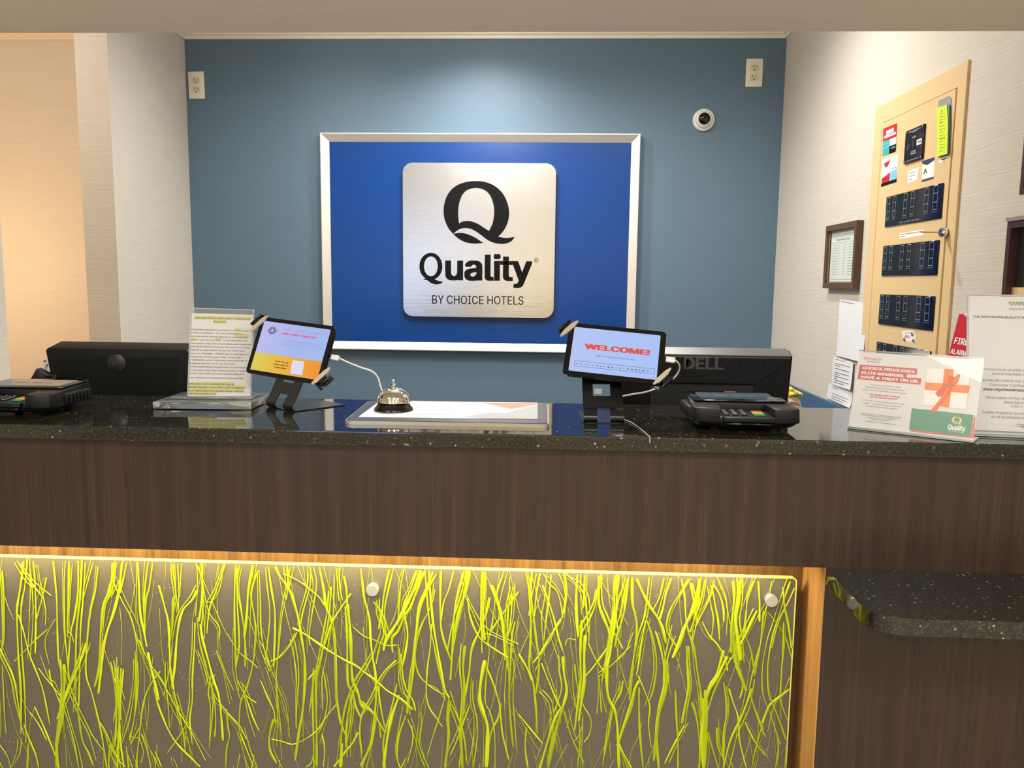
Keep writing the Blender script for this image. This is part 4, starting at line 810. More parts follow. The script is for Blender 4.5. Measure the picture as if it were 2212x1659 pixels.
def stand(T, W_, depth, lean_pts, label, base_yaw=0.0, cut=True):
    """folded sheet stand: rear foot plate, front bend with two legs, leaning plate with a window"""
    t = thing('tablet_stand', T, label, 'stand', 'tablet stands'); th = .0022
    ft = MB(); ft.prism(rrect(-W_ / 2, W_ / 2, 0, depth, .008, 4), 0, th)
    for p in ft.v: p.y, p.z = p.z, .0022 - p.y + .0022 - .0022
    ft.f = [list(reversed(f)) for f in ft.f]; ft.build('foot_plate', M_BLACKM, t)
    # side profile (y,z) from the bend up the leaning plate
    prof_ = [(.004, .0011)] + [(.004 - .010 * math.sin(a), .0111 - .010 * math.cos(a)) for a in [math.radians(d) for d in range(15, 181 - 45, 15)]]
    prof_ += lean_pts
    up_ = MB()
    def strip(x0, x1, i0, i1):
        vs = []; n_ = i1 - i0
        for i in range(i0, i1 + 1):
            y, z = prof_[i]; yn, zn = prof_[min(i + 1, len(prof_) - 1)]; yp, zp = prof_[max(i - 1, 0)]
            d = Vector((yn - yp, zn - zp)).normalized(); nn = Vector((-d.y, d.x)) * th
            for (a, b, c_) in ((x0, 0, 0), (x1, 0, 0), (x1, 1, 1), (x0, 1, 1)): vs.append((a, y - nn.x * b, z - nn.y * b))
        fs = [(0, 1, 2, 3), tuple(reversed([n_ * 4 + k for k in range(4)]))]
        for i in range(n_):
            for k in range(4): a = i * 4 + k; b = i * 4 + (k + 1) % 4; fs.append((a, a + 4, b + 4, b))
        up_.add(vs, fs, None, True)
    n = len(prof_); nbend = n - len(lean_pts)
    a, b = nbend + 1, nbend + 2
    strip(-W_ / 2, -W_ * .16, 0, a - 1); strip(W_ * .16, W_ / 2, 0, a - 1)          # two legs
    strip(-W_ / 2, W_ / 2, a - 1, b - 1)                                            # cross web
    strip(-W_ / 2, -W_ * .24, b - 1, b); strip(W_ * .20, W_ / 2, b - 1, b)          # window sides
    strip(-W_ / 2, W_ / 2, b, n - 1)
    uo = up_.build('bent_upright', M_BLACKM, t)
    bm = bmesh.new(); bm.from_mesh(uo.data); bmesh.ops.recalc_face_normals(bm, faces=bm.faces[:]); bm.to_mesh(uo.data); bm.free()
    return t
def clip_pair(T, tw, th_, parent):
    """corner clamp arms holding the tablet's top-left and bottom-right corners, in tablet frame"""
    Tp = parent.matrix_world.inverted() @ T
    for s in (-1, 1):
        cx, cz = (-tw / 2 + .001, th_ / 2 - .017) if s < 0 else (tw / 2 - .001, -th_ / 2 + .017)
        M_ = Tp @ Matrix.Translation((cx, 0, cz)) @ Matrix.Rotation(math.radians(-52), 4, 'Y')
        k = -s
        lens_ = [(-.0255, -.002 * k), (-.012, -.0045 * k), (.012, -.0045 * k), (.0255, -.002 * k), (.0255, .001 * k), (.012, .0050 * k), (-.012, .0050 * k), (-.0255, .001 * k)]
        c_ = MB().prism(lens_ if k > 0 else lens_[::-1], -.0062, -.0022, M=M_).build('clamp_jaw', M_CLIP, parent); c_['label'] = 'champagne-coloured corner jaw'
        hk = MB().box(-.0165, .0165, -.0050, .014, min(.0124 * k, .0165 * k), max(.0124 * k, .0165 * k), bev=.0012, M=M_)
        hk.box(-.009, .009, -.0050, -.0024, min(.003 * k, .0130 * k), max(.003 * k, .0130 * k), M=M_); hk.build('clamp_hook', M_BLACKM, parent)
    ar = MB(); ar.box(-.118, .118, .0085, .0135, -.010, .010, bev=.002, M=Tp @ Matrix.Rotation(math.radians(math.degrees(math.atan2(th_, tw))), 4, 'Y')); ar.build('clamp_bar', M_BLACKM, parent)
    MB().lathe([(.016, 0), (.016, .010), (.008, .014), (.008, .03)], 20, Tp @ Matrix.Translation((0, .0135, 0)) @ Matrix.Rotation(-math.pi / 2, 4, 'X')).build('pivot', M_BLACKM, parent)
SL = frame((-.583, 1.737, ZC), -38.5)
sl_ = stand(SL, .100, .138, [(.008, .034), (.020, .058), (.038, .088), (.058, .122)], 'black folded-metal tablet stand beside the policy notice')
clip_pair(TL_, .1865, .128, sl_)
SRr = frame((.113, 1.640, ZC), 3.0)
sr_ = stand(SRr, .082, .150, [(.014, .030), (.030, .052), (.046, .075), (.060, .100), (.080, .122)], 'black folded-metal tablet stand in front of the right monitor')
clip_pair(TR_, .2015, .1225, sr_)
lb = MB().box(-.016, -.001, .040, .0405, .055, .066).build('rating_label', mat('label_grey', (176, 176, 172), rough=.5), sr_)
# white charging cables
def cable(name, pts, r, m, label, parent=None):
    o = MB().tube(spline([Vector(p) for p in pts], 6), r, 8).build(name, m); tag(o, label, 'cable'); return o
M_CABLE = mat('white_cable', (236, 234, 228), rough=.4)
def cpt(u, v, y): p = at(u, v, 1, y); return (p.x, p.y, p.z)
def plugged(name, T, u, v, length, ang, pts, label, wd=.011, lift=.003):
    pl = bpy.data.objects.new(name, None)
    t = thing(name, Matrix.Identity(4), label, 'cable')
    px_, pz_ = pxl(T, u, v, lift)
    MB().box(0, length, lift - .003, lift + .003, -wd / 2, wd / 2, bev=.0015, M=T @ Matrix.Translation((px_, 0, pz_)) @ Matrix.Rotation(math.radians(ang), 4, 'Y')).build('plug', M_CABLE, t)
    MB().tube(spline([Vector(p) for p in pts], 6), .0019, 8).build('cord', M_CABLE, t)
    return t
plugged('charging_cable', TL_, 716, 771, .018, 2, [cpt(733, 774, 1.722), cpt(752, 783, 1.735), cpt(780, 794, 1.755), cpt(803, 802, 1.77), cpt(816, 815, 1.785), cpt(823, 838, 1.80), cpt(831, 856, 1.81), (-.362, 1.845, ZC + .010), (-.366, 1.885, ZC + .004), (-.366, 1.914, ZC - .004), (-.366, 1.918, ZC - .2)], 'white charging cable from the left tablet running down behind the bell')
plugged('charging_cable', TR_, 1438, 776, .019, 2, [cpt(1456, 777, 1.700), cpt(1464, 783, 1.71), cpt(1468, 793, 1.725), cpt(1463, 808, 1.74), cpt(1447, 824, 1.75), cpt(1420, 838, 1.76), cpt(1395, 847, 1.76), cpt(1365, 852, 1.75), cpt(1345, 856, 1.745), cpt(1318, 862, 1.74)], 'white charging cable looping from the right tablet back behind its stand', wd=.012)
g0 = [at(1352, 908, 2, ZC + .0016), at(1372, 918, 2, ZC + .0016), at(1388, 930, 2, ZC + .0016), at(1399, 940, 2, ZC + .0016)]
e0 = g0[-1]
cable('thin_cord', [(.13, 1.70, ZC + .0016)] + [tuple(p) for p in g0] + [(e0.x + .002, 1.497, ZC + .0008), (e0.x + .0025, 1.4955, ZC - .01)], .0012, mat('grey_cord', (170, 170, 166), rough=.4), 'thin pale cord lying on the counter from the right stand to the front edge')
# portfolio board with printed sheet, bell
brd = thing('display_board', frame((-.2, 1.712, ZC)), 'flat dark leather board with gilt rim holding a white printed sheet, under the bell', 'board')
BP = [(-.402, 1.5735), (.0025, 1.577), (.0008, 1.849), (-.413, 1.843)]
def flat(P, z0, z1, name, m, parent, off=(-.2, 1.712)):
    mb = MB(); mb.prism([(x - off[0], y - off[1]) for x, y in P], z0, z1)
    for p in mb.v: p.y, p.z = p.z, p.y
    mb.f = [list(reversed(f)) for f in mb.f]
    return mb.build(name, m, parent)
def roundpoly(P, r):
    out = []; n = len(P)
    for i in range(n):
        p = Vector(P[i]); a = (Vector(P[i - 1]) - p).normalized(); b = (Vector(P[(i + 1) % n]) - p).normalized()
        for k in range(6): t = k / 5; out.append(tuple((p + a * r * (1 - t) ** 2 + b * r * t ** 2)))
    return out
BR_ = roundpoly(BP, .012)
flat(BR_, .0, .007, 'gilt_rim', mat('rim_metal', (206, 198, 176), rough=.3, metal=.7), brd)
cen = Vector((-.2, 1.712)); BI = [tuple(cen + (Vector(p) - cen) * .985) for p in BR_]
flat(BI, .0068, .0082, 'leather_face', mat('dark_leather', (62, 66, 74), rough=.35, bump=.2, bscale=500), brd)
pp = [tuple(at(u, v, 2, ZC + .0085))[:2] for u, v in ((774.5, 900.6), (1161, 905.5), (1161, 870), (821, 866))]
ins = flat(pp, .0083, .0088, 'paper_insert', M_PAPER, brd)
def onboard(P, m, nm, z):
    q_ = [tuple(at(u, v, 2, ZC + .0088))[:2] for u, v in P]; flat(q_, z, z + .0002, nm, m, ins)
cv8 = cropper(700, 800, 4.096)
def c8(P): return [cv8(*p) for p in P]
onboard(c8([(1890, 288), (1890, 300), (1660, 342), (1400, 288)]), mat('print_coral', (226, 138, 110), rough=.6), 'coral_triangle', .0089)
onboard(c8([(1890, 432), (1400, 425), (1210, 413), (1490, 370), (1600, 380), (1720, 345), (1890, 305)]), mat('print_grey', (170, 173, 174), rough=.6), 'grey_triangle', .0089)
ml = MB()
for (x0, x1, y) in ((815, 980, 296), (800, 1150, 322), (800, 1160, 345), (790, 1130, 368), (780, 1150, 390), (620, 925, 408)):
    a = at(*cv8(x0, y), 2, ZC + .0091); b = at(*cv8(x1, y), 2, ZC + .0091); n_ = Vector((0, .0014, 0))
    ml.add([tuple(q_ - Vector((-.2, 1.712, ZC))) for q_ in (a - n_, b - n_, b + n_, a + n_)], [(0, 1, 2, 3)])
ml.build('printed_lines', mat('print_line', (186, 188, 196), rough=.6), ins)
BZ = ZC + .0088
bell = thing('desk_bell', frame((-.3285, 1.704, BZ)), 'chrome call bell with a black base standing on the white sheet', 'bell')
MB().lathe([(.040, 0), (.0415, .0015), (.0405, .005), (.036, .010), (.034, .0145), (.028, .016)], 40).build('base', mat('bell_black', (16, 16, 17), rough=.25), bell)
MB().lathe([(.0335, .017), (.0355, .018), (.0355, .0215), (.0345, .0235)] + [(.0345 * math.cos(a), .0235 + .0255 * math.sin(a)) for a in [math.radians(d) for d in range(8, 85, 8)]] + [(.003, .049)], 48).build('dome', M_CHROME, bell)
MB().lathe([(.0045, .048), (.0045, .051), (.0030, .0525), (.0047, .055), (.0047, .0575), (.0026, .0595), (.0026, .0615), (.0042, .0632), (.0042, .0650), (.003, .0657)], 20).build('plunger', M_CHROME, bell)
# card terminals
def make_terminal():
    t = thing('card_terminal', frame((0, 0, 0)), '', '')
    b = MB(); hw_ = .1115
    # body outline seen from above, bowed front
    def outline(k, z): return [(x * k, y) for x, y in ((-.098, .175), (.098, .175), (.106, .10), (.1115, .035), (.1095, .012), (.098, .002), (.05, -.006), (0, -.008), (-.05, -.006), (-.098, .002), (-.1095, .012), (-.1115, .035), (-.106, .10))]
    def hexa(P0, z0, P1, z1, mb, caps=True):
        n = len(P0); vs = [(x, y, z0(x, y)) for x, y in P0] + [(x, y, z1(x, y)) for x, y in P1]
        fs = [tuple(range(n)), tuple(reversed(range(n, 2 * n)))] + [(i, i + n, (i + 1) % n + n, (i + 1) % n) for i in range(n)]
        mb.add(vs, fs)
    O = outline(1, 0); OI = [(x * .86, .03 + (y - .03) * .82) for x, y in O]
    hexa(OI, lambda x, y: .007, O, lambda x, y: .016, b)                    # curved-under belly
    hexa([(x * .97, .03 + (y - .03) * .95) for x, y in O], lambda x, y: .016, [(x * .96, .03 + (y - .03) * .94) for x, y in O], lambda x, y: .026, b)
    low = b.build('lower_shell', mat('terminal_dark', (14, 15, 17), rough=.38, spec=.32), t)
    # upper blocks: left and right cheeks, rear deck
    u_ = MB()
    L = [(-.1105, .010), (-.1085, .004), (-.098, -.001), (-.056, -.0045), (-.050, .060), (-.108, .060)]
    for s in (1, -1):
        P = [(x * s, y) for x, y in L]; P = P if s > 0 else P[::-1]
        hexa(P, lambda x, y: .0155, [(x * .985, y + .001) for x, y in P], lambda x, y: .0405 + .02 * y, u_)
    R_ = [(-.108, .060), (.108, .060), (.104, .110), (.097, .174), (-.097, .174), (-.104, .110)]
    hexa(R_, lambda x, y: .0155, [(x * .985, y) for x, y in R_], lambda x, y: .0405 + .035 * y, u_)
    uo = u_.build('upper_shell', M_BLACK, t)
    for ob in (low, uo):
        bm = bmesh.new(); bm.from_mesh(ob.data); bmesh.ops.recalc_face_normals(bm, faces=bm.faces[:]); bmesh.ops.bevel(bm, geom=[e for e in bm.edges if len(e.link_faces) == 2 and e.calc_face_angle(0) > .5], offset=.0022, segments=2, affect='EDGES', profile=.5); bm.to_mesh(ob.data); bm.free()
        for f in ob.data.polygons: f.use_smooth = True
        ob.data.set_sharp_from_angle(angle=math.radians(35))
    # sloping keypad tray with keys
    sl = math.atan2(.0035, .058)
    Mk = Matrix.Translation((0, -.002, .0262)) @ Matrix.Rotation(sl, 4, 'X')
    kp = MB().box(-.0515, .0515, -.002, .062, -.004, .0, M=Mk).build('keypad', mat('terminal_dark', (20, 22, 24)), t)
    kw, kd = .0135, .0095
    M_KEY = mat('key_black', (22, 22, 24), rough=.4)
    for r_ in range(4):
        for c_ in range(3):
            x = -.040 + c_ * .0185; y = .014 + r_ * .012
            MB().box(x - kw / 2, x + kw / 2, y - kd / 2, y + kd / 2, 0, .0022, bev=.0008, seg=1, M=Mk).build('key', M_KEY, kp)
    kl = MB()
    for r_ in range(4):
        for c_ in range(3):
            x = -.040 + c_ * .0185; y = .014 + r_ * .012; s_ = '%s' % ((3 - r_) * 3 + c_ + 1) if r_ > 0 else ('*', '0', '#')[c_]
            kl.text(s_, -.0022, -.0028, .0026, cap=.0060, y=0, bold=.02, M=Mk @ Matrix.Translation((x, y, .0026)) @ Matrix.Rotation(-math.pi / 2, 4, 'X'))
    kl.build('key_legends', M_WHITEINK, kp)
    for y, c, nm in ((.014, (44, 140, 70), 'green'), (.0275, (206, 178, 62), 'yellow'), (.041, (192, 84, 46), 'red')):
        ko = MB().box(.0165, .0395, y - .0055, y + .0055, 0, .0024, bev=.0008, seg=1, M=Mk).build('key', mat('key_' + nm, c, rough=.4), kp); ko['label'] = nm + ' key'
    # card slot lip
    MB().box(-.046, .046, -.0125, -.004, .0135, .0165, bev=.001).build('card_slot', M_BLACKG, t)
    MB().box(-.050, .050, -.0112, -.0035, .0175, .0268, bev=.002).build('front_lip', M_BLACK, t)
    # display
    Mt = Matrix.Translation((0, .062, .0437)) @ Matrix.Rotation(math.atan2(.035, 1), 4, 'X')
    gl = MB().box(-.098, .098, .002, .108, 0, .0028, bev=.0012, M=Mt).build('display_glass', M_BLACKG, t)
    MB().box(-.081, .081, .018, .094, .0029, .0031, M=Mt).build('display_image', mat('terminal_screen', (6, 20, 30), rough=.06, emit=(22, 78, 104), es=.35), gl)
    im = MB()
    for x0_, x1_ in ((-.048, -.016), (-.006, .016), (.022, .04)): im.box(x0_, x1_, .050, .058, .0032, .00325, M=Mt)
    im.build('display_lines', mat('terminal_text', (10, 40, 50), emit=(90, 150, 170), es=.35), gl)
    MB().box(-.012, .012, .100, .105, .0029, .0032, M=Mt).build('red_logo', mat('logo_red', (180, 60, 50), rough=.4), gl)
    # side reader with ridges
    for s in (-1, 1):
        sr = MB(); sr.box(s * .104 - .008, s * .104 + .008, .055, .155, .014, .036, bev=.004); so = sr.build('side_reader', M_BLACK, t)
        rb = MB()
        for k in range(6): rb.box(s * .113 - .0016, s * .113 + .0016, .066 + k * .014, .072 + k * .014, .016, .034, bev=.001)
        rb.build('ridges', mat('terminal_dark', (20, 22, 24)), so)
    for x in (-.06, .06):
        for y in (.03, .14): MB().lathe([(.009, 0), (.010, .004), (.012, .0085)], 14, Matrix.Translation((x, y, 0))).build('foot', mat('rubber', (24, 24, 24), rough=.6), t)
    return t
tm = make_terminal(); tm.matrix_world = frame((.384, 1.575, ZC), -.5) @ Matrix.Diagonal((.935, 1.0, 1.12, 1.0))
tag(tm, 'black card terminal with teal screen and coloured keys, in front of the right monitor', 'card terminal', 'card terminals on the counter')
t2 = copy_tree(tm); t2.matrix_world = frame((-1.106, 1.585, ZC), 1.0) @ Matrix.Diagonal((.915, 1.0, 1.12, 1.0))
tag(t2, 'black card terminal at the left end of the counter, its screen mirroring the orange wall', 'card terminal')
# promotional sign
def stand_on(c, hh_, tilt, lift):
    zb_ = c[2] - hh_ * math.cos(math.radians(tilt)); k = (1.37 - ZC - lift) / (1.37 - zb_)
    return tuple(CAM + (Vector(c) - CAM) * k), k
cC, kC = stand_on((.7290, 1.6520, 1.1573), .0795, 14, .004)
TCh = frame(cC, -36.0, -14.0, .5); CW, CH = .2290 * kC, .1555 * kC
pr = thing('promo_sign', TCh, 'slanted acrylic sign with an orange-ribboned gift box and red heading', 'sign')
MB().box(-CW / 2, CW / 2, .0008, .0014, -CH / 2, CH / 2).build('printed_sheet', M_PAPERW, pr)
c6 = cropper(1820, 740, 5.643)
def poly(parent, nm, m, polys, T, cvf, y):
    mb = MB()
    for P in polys:
        q_ = plot(T, cvf, P, y); ar = sum(q_[i][0] * q_[(i + 1) % len(q_)][1] - q_[(i + 1) % len(q_)][0] * q_[i][1] for i in range(len(q_)))
        mb.prism(q_, y, None)
    return mb.build(nm, m, parent)
poly(pr, 'heading_band', mat('print_red', (204, 66, 76), rough=.5), [[(207, 268), (910, 318), (903, 392), (197, 345)], [(197, 340), (785, 385), (780, 432), (190, 395)], [(190, 390), (960, 437), (950, 512), (183, 445)]], TCh, c6, .0004)
mk = MB()
tx(mk, TCh, c6, 'CHOICE PRIVILEGES', 243, 325, 880, cap=.0072, bold=.035, y=.0001, slope_to=368)
tx(mk, TCh, c6, 'ELITE MEMBERS,', 233, 382, 755, cap=.0072, bold=.035, y=.0001, slope_to=420)
tx(mk, TCh, c6, 'HAVE A TREAT ON US.', 222, 432, 930, cap=.0072, bold=.035, y=.0001, slope_to=490)
mk.build('lettering', M_WHITEINK, pr)
mk = MB()
tx(mk, TCh, c6, 'CHOICE', 305, 210, 468, cap=.0062, y=.0002, slope_to=218); tx(mk, TCh, c6, 'privileges.', 300, 238, 467, cap=.0045, y=.0002, slope_to=250)
for s, x0, y0, x1, y1 in (('To thank you for being a valued', 330, 520, 715, 552), ('Choice Privileges Elite member, please', 278, 550, 757, 590), ('select one of the Elite Welcome Gifts below:', 240, 578, 780, 628), ("It's our way of making your stay just a little", 230, 708, 755, 758), ('better - and another perk of being a', 255, 745, 715, 790), ('Choice Privileges Elite member!', 285, 780, 670, 815)): tx(mk, TCh, c6, s, x0, y0, x1, cap=.0034, y=.0002, slope_to=y1)
for a, b in (((220, 862), (725, 915)), ((228, 880), (705, 932)), ((287, 910), (628, 945)), ((335, 935), (570, 960)), ((268, 955), (655, 1000))):
    A, B = plot(TCh, c6, [a, b], .0002); mk.bar(A, B, .0008, .0002)
mk.build('lettering', mat('print_slate', (118, 116, 118), rough=.6), pr)
mk = MB(); tx(mk, TCh, c6, 'A BEVERAGE AND A SNACK', 307, 638, 700, cap=.0038, bold=.02, y=.0002, slope_to=672); tx(mk, TCh, c6, 'OR 250 BONUS POINTS', 333, 668, 662, cap=.0038, bold=.02, y=.0002, slope_to=700); mk.build('lettering', mat('print_red', (204, 66, 76)), pr)
mk = MB(); cx_, cz_ = pxl(TCh, *c6(280, 192), .0002); arc = [(cx_ + .0030 * math.cos(a), cz_ + .0032 * math.sin(a)) for a in [math.radians(d) for d in range(50, 311, 20)]] + [(cx_ + .0018 * math.cos(a), cz_ + .0019 * math.sin(a)) for a in [math.radians(d) for d in range(310, 49, -20)]]
mk.prism(arc, .0002, None); mk.prism([(cx_ + .0006, cz_ - .0012), (cx_ + .0036, cz_ - .0012), (cx_ + .0036, cz_ + .0030), (cx_ + .0022, cz_ + .0030)], .0002, None); mk.build('brand_mark', mat('print_orange', (232, 128, 40), rough=.5), pr)
poly(pr, 'gift_box', mat('print_box', (246, 242, 238), rough=.5), [[(1040, 315), (1560, 345), (1500, 810), (980, 755)]], TCh, c6, .0006)
poly(pr, 'box_side', mat('print_box_side', (214, 208, 204), rough=.5), [[(1560, 345), (1578, 362), (1515, 815), (1500, 810)], [(980, 755), (1500, 810), (1515, 822), (985, 768)]], TCh, c6, .0005)
M_RIB = mat('print_ribbon', (240, 128, 34), rough=.5); M_RIBD = mat('print_ribbon_dark', (222, 92, 28), rough=.5)
poly(pr, 'ribbon', M_RIB, [[(1243, 320), (1355, 328), (1300, 793), (1190, 775)], [(1010, 482), (1552, 525), (1537, 620), (1003, 574)]], TCh, c6, .0003)
poly(pr, 'ribbon_bow', M_RIBD, [[(1285, 392), (1370, 420), (1415, 385), (1438, 400), (1400, 495), (1330, 545), (1270, 505), (1290, 450)], [(1300, 520), (1340, 560), (1130, 850), (1060, 852), (1180, 700)], [(1300, 520), (1230, 640), (1170, 665), (1130, 615), (1240, 510)]], TCh, c6, .0001)
poly(pr, 'bow_highlight', M_RIB, [[(1375, 425), (1420, 400), (1395, 480), (1345, 505)], [(1285, 540), (1310, 560), (1120, 835), (1095, 838)]], TCh, c6, -.0001)
mk = MB(); tx(mk, TCh, c6, 'CHOICE', 1062, 520, 1205, cap=.0050, y=.0001, slope_to=530); tx(mk, TCh, c6, 'CHOICE', 1385, 550, 1495, cap=.0050, y=.0001, slope_to=556); tx(mk, TCh, c6, 'privileges', 1055, 552, 1185, cap=.0038, y=.0001, slope_to=568); tx(mk, TCh, c6, 'privileges', 1370, 580, 1490, cap=.0038, y=.0001, slope_to=590); mk.build('lettering', mat('print_peach', (252, 190, 120), rough=.5), pr)
poly(pr, 'coral_edge', mat('print_coral_edge', (226, 110, 92), rough=.5), [[(830, 1062), (1560, 1145), (1605, 905), (1622, 905), (1600, 1170), (825, 1085)]], TCh, c6, .0005)
poly(pr, 'green_block', mat('print_green', (72, 150, 118), rough=.5), [[(845, 800), (1600, 882), (1557, 1150), (813, 1060)]], TCh, c6, .0003)
mk = MB(); qa = plot(TCh, c6, [(1337, 897), (1473, 897), (1473, 1003)], .0001)
qf = lambda x, y: (qa[0][0] + (x - 855) / (1326 - 855) * (qa[1][0] - qa[0][0]), qa[0][1] + (y - 372) / (789 - 372) * (qa[2][1] - qa[0][1]))
qlogo(mk, qf, .0000); mk.build('logo', mat('print_gold', (240, 206, 110), rough=.5), pr)
mk = MB(); a = pxl(TCh, *c6(1277, 1075), .0001); b = pxl(TCh, *c6(1503, 1015), .0001); mk.text('Quality', a[0], a[1], b[0], top=b[1] - .0005, y=.0000, bold=.03)
tx(mk, TCh, c6, 'BY CHOICE HOTELS', 1290, 1085, 1477, cap=.0022, y=.0000, slope_to=1100); mk.build('lettering', M_WHITEINK, pr)
MB().box(-CW / 2 - .001, CW / 2 + .001, -.0026, -.0012, -CH / 2 - .002, CH / 2 + .003).build('front_sheet', mat('clear_film', (255, 255, 255), rough=.02, alpha=.08), pr)
MB().box(-CW / 2 - .001, CW / 2 + .001, .0018, .0036, -CH / 2 - .002, CH / 2 + .003).build('back_sheet', mat('clear_film', (255, 255, 255)), pr)
er = MB(); er.box(-CW / 2 - .001, CW / 2 + .001, -.0026, .0036, CH / 2 + .0025, CH / 2 + .0036); er.box(-CW / 2 - .001, CW / 2 + .001, -.0040, .0036, -CH / 2 - .0035, -CH / 2 - .0022); er.build('acrylic_rim', M_ACRYLE, pr)
zb2 = (TCh @ Vector((0, 0, -CH / 2 - .003)))
Mf = TCh.inverted() @ frame((zb2.x, zb2.y, ZC), -36.0)
fo_ = MB().box(-CW / 2 - .001, CW / 2 + .001, -.004, .055, .0008, .0028, M=Mf).build('acrylic_foot', M_ACRYLE, pr)
MB().box(-CW / 2, CW / 2, -.003, .003, .002, max(.003, zb2.z - ZC), M=Mf).build('acrylic_fold', M_ACRYLE, pr)
# water report poster
cW, kW = stand_on((.9365, 1.6405, 1.2235), .142, 11, .005)
TW = frame(cW, -9.0, -11.0, 0.0); WW, WH = .208, .268
wp = thing('water_report_poster', TW, 'tall acrylic-held grey water quality report poster cut by the right edge of the picture', 'poster')
wl = pxl(TW, 2092, 780, 0)[0]; WX0, WX1 = wl, wl + .208; wt = pxl(TW, 2140, 640, 0)[1]; wbz = pxl(TW, 2140, 930, 0)[1]
MB().box(WX0, WX1, .0008, .0016, wbz, wt).build('printed_sheet', mat('poster_paper', (206, 205, 205), rough=.55), wp)
c7 = cropper(2060, 620, 4.88); M_PINK = mat('poster_ink', (88, 84, 84), rough=.6)
mk = MB()
for s, vis, x0, y0, x1, bold in (('mission is to provide you with', 'mission is to provide y', 327, 878, 745, 0), ('environmentally responsible', 'environmentally r', 407, 925, 745, 0), ('Scan the QR code to see your', 'Scan the QR code to see y', 258, 990, 745, 0), ('Consumer Confidence', 'Consumer Confide', 383, 1042, 745, 0), ('Hard copies of this report', 'Hard copies of this re', 340, 1175, 745, 0), ('West Monroe', 'West Monr', 527, 1228, 745, 0), ('(2305 N', '(2305 N', 605, 1268, 730, 0), ('Copias impresas en español', 'Copias impresas en es', 303, 1330, 745, 0), ('en el ayuntamiento', 'en el ayuntamient', 397, 1378, 745, 0)):
    tx(mk, TW, c7, s, x0, y0, x1, vis=vis, y=.0002)
mk.build('lettering', M_PINK, wp)
mk = MB(); tx(mk, TW, c7, 'THE 2023 WATER QUALITY REPORT', 205, 322, 708, vis='THE 2023 WATER QUALITY', bold=.025, cap=.0052, y=.0002)
tx(mk, TW, c7, 'www.cityofwestmonroe.com', 308, 1088, 745, vis='www.cityofwestmonr', bold=.03, y=.0002); mk.build('lettering', mat('poster_ink_dark', (48, 45, 46), rough=.6), wp)
mk = MB(); tx(mk, TW, c7, 'WestMonroe', 580, 243, 745, vis='WestM', cap=.0066, y=.0002); mk.build('lettering', mat('poster_slate', (120, 130, 140), rough=.6), wp)
for k in range(8):
    x_ = 594 + k * 40; mb = MB(); m_ = mat(('diamond_green', 'diamond_teal', 'diamond_blue')[min(k // 2, 2)], ((128, 160, 92), (88, 140, 130), (84, 124, 150))[min(k // 2, 2)], rough=.6)
    for dx_, dy_ in ((0, 163), (20, 182)): mb.prism(list(reversed(plot(TW, c7, [(x_ + dx_ - 18, dy_), (x_ + dx_, dy_ - 17), (x_ + dx_ + 18, dy_), (x_ + dx_, dy_ + 17)], .0002))), .0002, None)
    mb.build('logo_diamond', m_, wp)
mk = MB()
for dy_ in (0, 22): mk.prism(list(reversed(plot(TW, c7, [(645, 1448 + dy_ * .6), (690, 1440 + dy_), (760, 1455 + dy_), (850, 1490 + dy_), (850, 1502 + dy_), (760, 1470 + dy_), (700, 1450 + dy_)], .0002))), .0002, None)
mk.build('wave_logo', mat('wave_blue', (58, 72, 140), rough=.5), wp)
MB().box(WX0 - .003, WX1 + .003, -.0022, -.0010, wbz - .003, wt + .002).build('front_sheet', mat('clear_film', (255, 255, 255)), wp)
er = MB(); er.box(WX0 - .003, WX1 + .003, -.0022, .0030, wt + .0015, wt + .0030); er.box(WX0 - .0035, WX0 - .002, -.0022, .0030, wbz - .003, wt + .003); er.box(WX0 - .003, WX1 + .003, -.0035, .0030, wbz - .0075, wbz - .003); er.build('acrylic_rim', M_ACRYLE, wp)
zb3 = TW @ Vector(((WX0 + WX1) / 2, 0, wbz - .0075)); Mf = TW.inverted() @ frame((zb3.x, zb3.y, ZC), -9.0)
MB().box(-.106, .106, -.003, .030, .0008, .003, M=Mf).build('acrylic_foot', M_ACRYLE, wp)
MB().box(-.105, .105, -.001, .002, .002, max(.003, zb3.z - ZC + .001), M=Mf).build('acrylic_fold', M_ACRYLE, wp)
# ------------------------------------------------------------------ monitors
def loft(mb, P0, y0, P1, y1):
    n = len(P0); vs = [(x, y0, z) for x, z in P0] + [(x, y1, z) for x, z in P1]
    mb.add(vs, [tuple(reversed(range(n))), tuple(range(n, 2 * n))] + [(i, (i + 1) % n, (i + 1) % n + n, i + n) for i in range(n)])
YMN = 1.99
TM1 = frame((at(252, 745, 1, YMN).x, YMN, .76))
m1 = thing('monitor', TM1, 'black monitor seen from behind with a round badge, at the left behind the policy notice', 'monitor')
hwm = (at(411, 752, 1, YMN).x - at(93, 745, 1, YMN).x) / 2; zt_ = at(252, 754, 1, YMN).z - .76; zb_ = .10
outer = [(-hwm + .05, zb_), (hwm - .05, zb_), (hwm - .004, zt_ - .006), (hwm - .010, zt_), (-hwm + .010, zt_), (-hwm + .004, zt_ - .006)]
M_MON = mat('monitor_black', (8, 9, 10), rough=.55, spec=.22, bump=.04, bscale=700)
mb = MB(); bk = [(x * .985, z) for x, z in outer]; loft(mb, outer, 0, [(x * .975, z + (.014 if z > .2 else 0)) for x, z in outer], .055); c_ = mb.build('back_casing', M_MON, m1)
bm = bmesh.new(); bm.from_mesh(c_.data); bmesh.ops.recalc_face_normals(bm, faces=bm.faces[:]); bmesh.ops.bevel(bm, geom=[e for e in bm.edges], offset=.003, segments=2, affect='EDGES', profile=.5); bm.to_mesh(c_.data); bm.free()
for f in c_.data.polygons: f.use_smooth = True
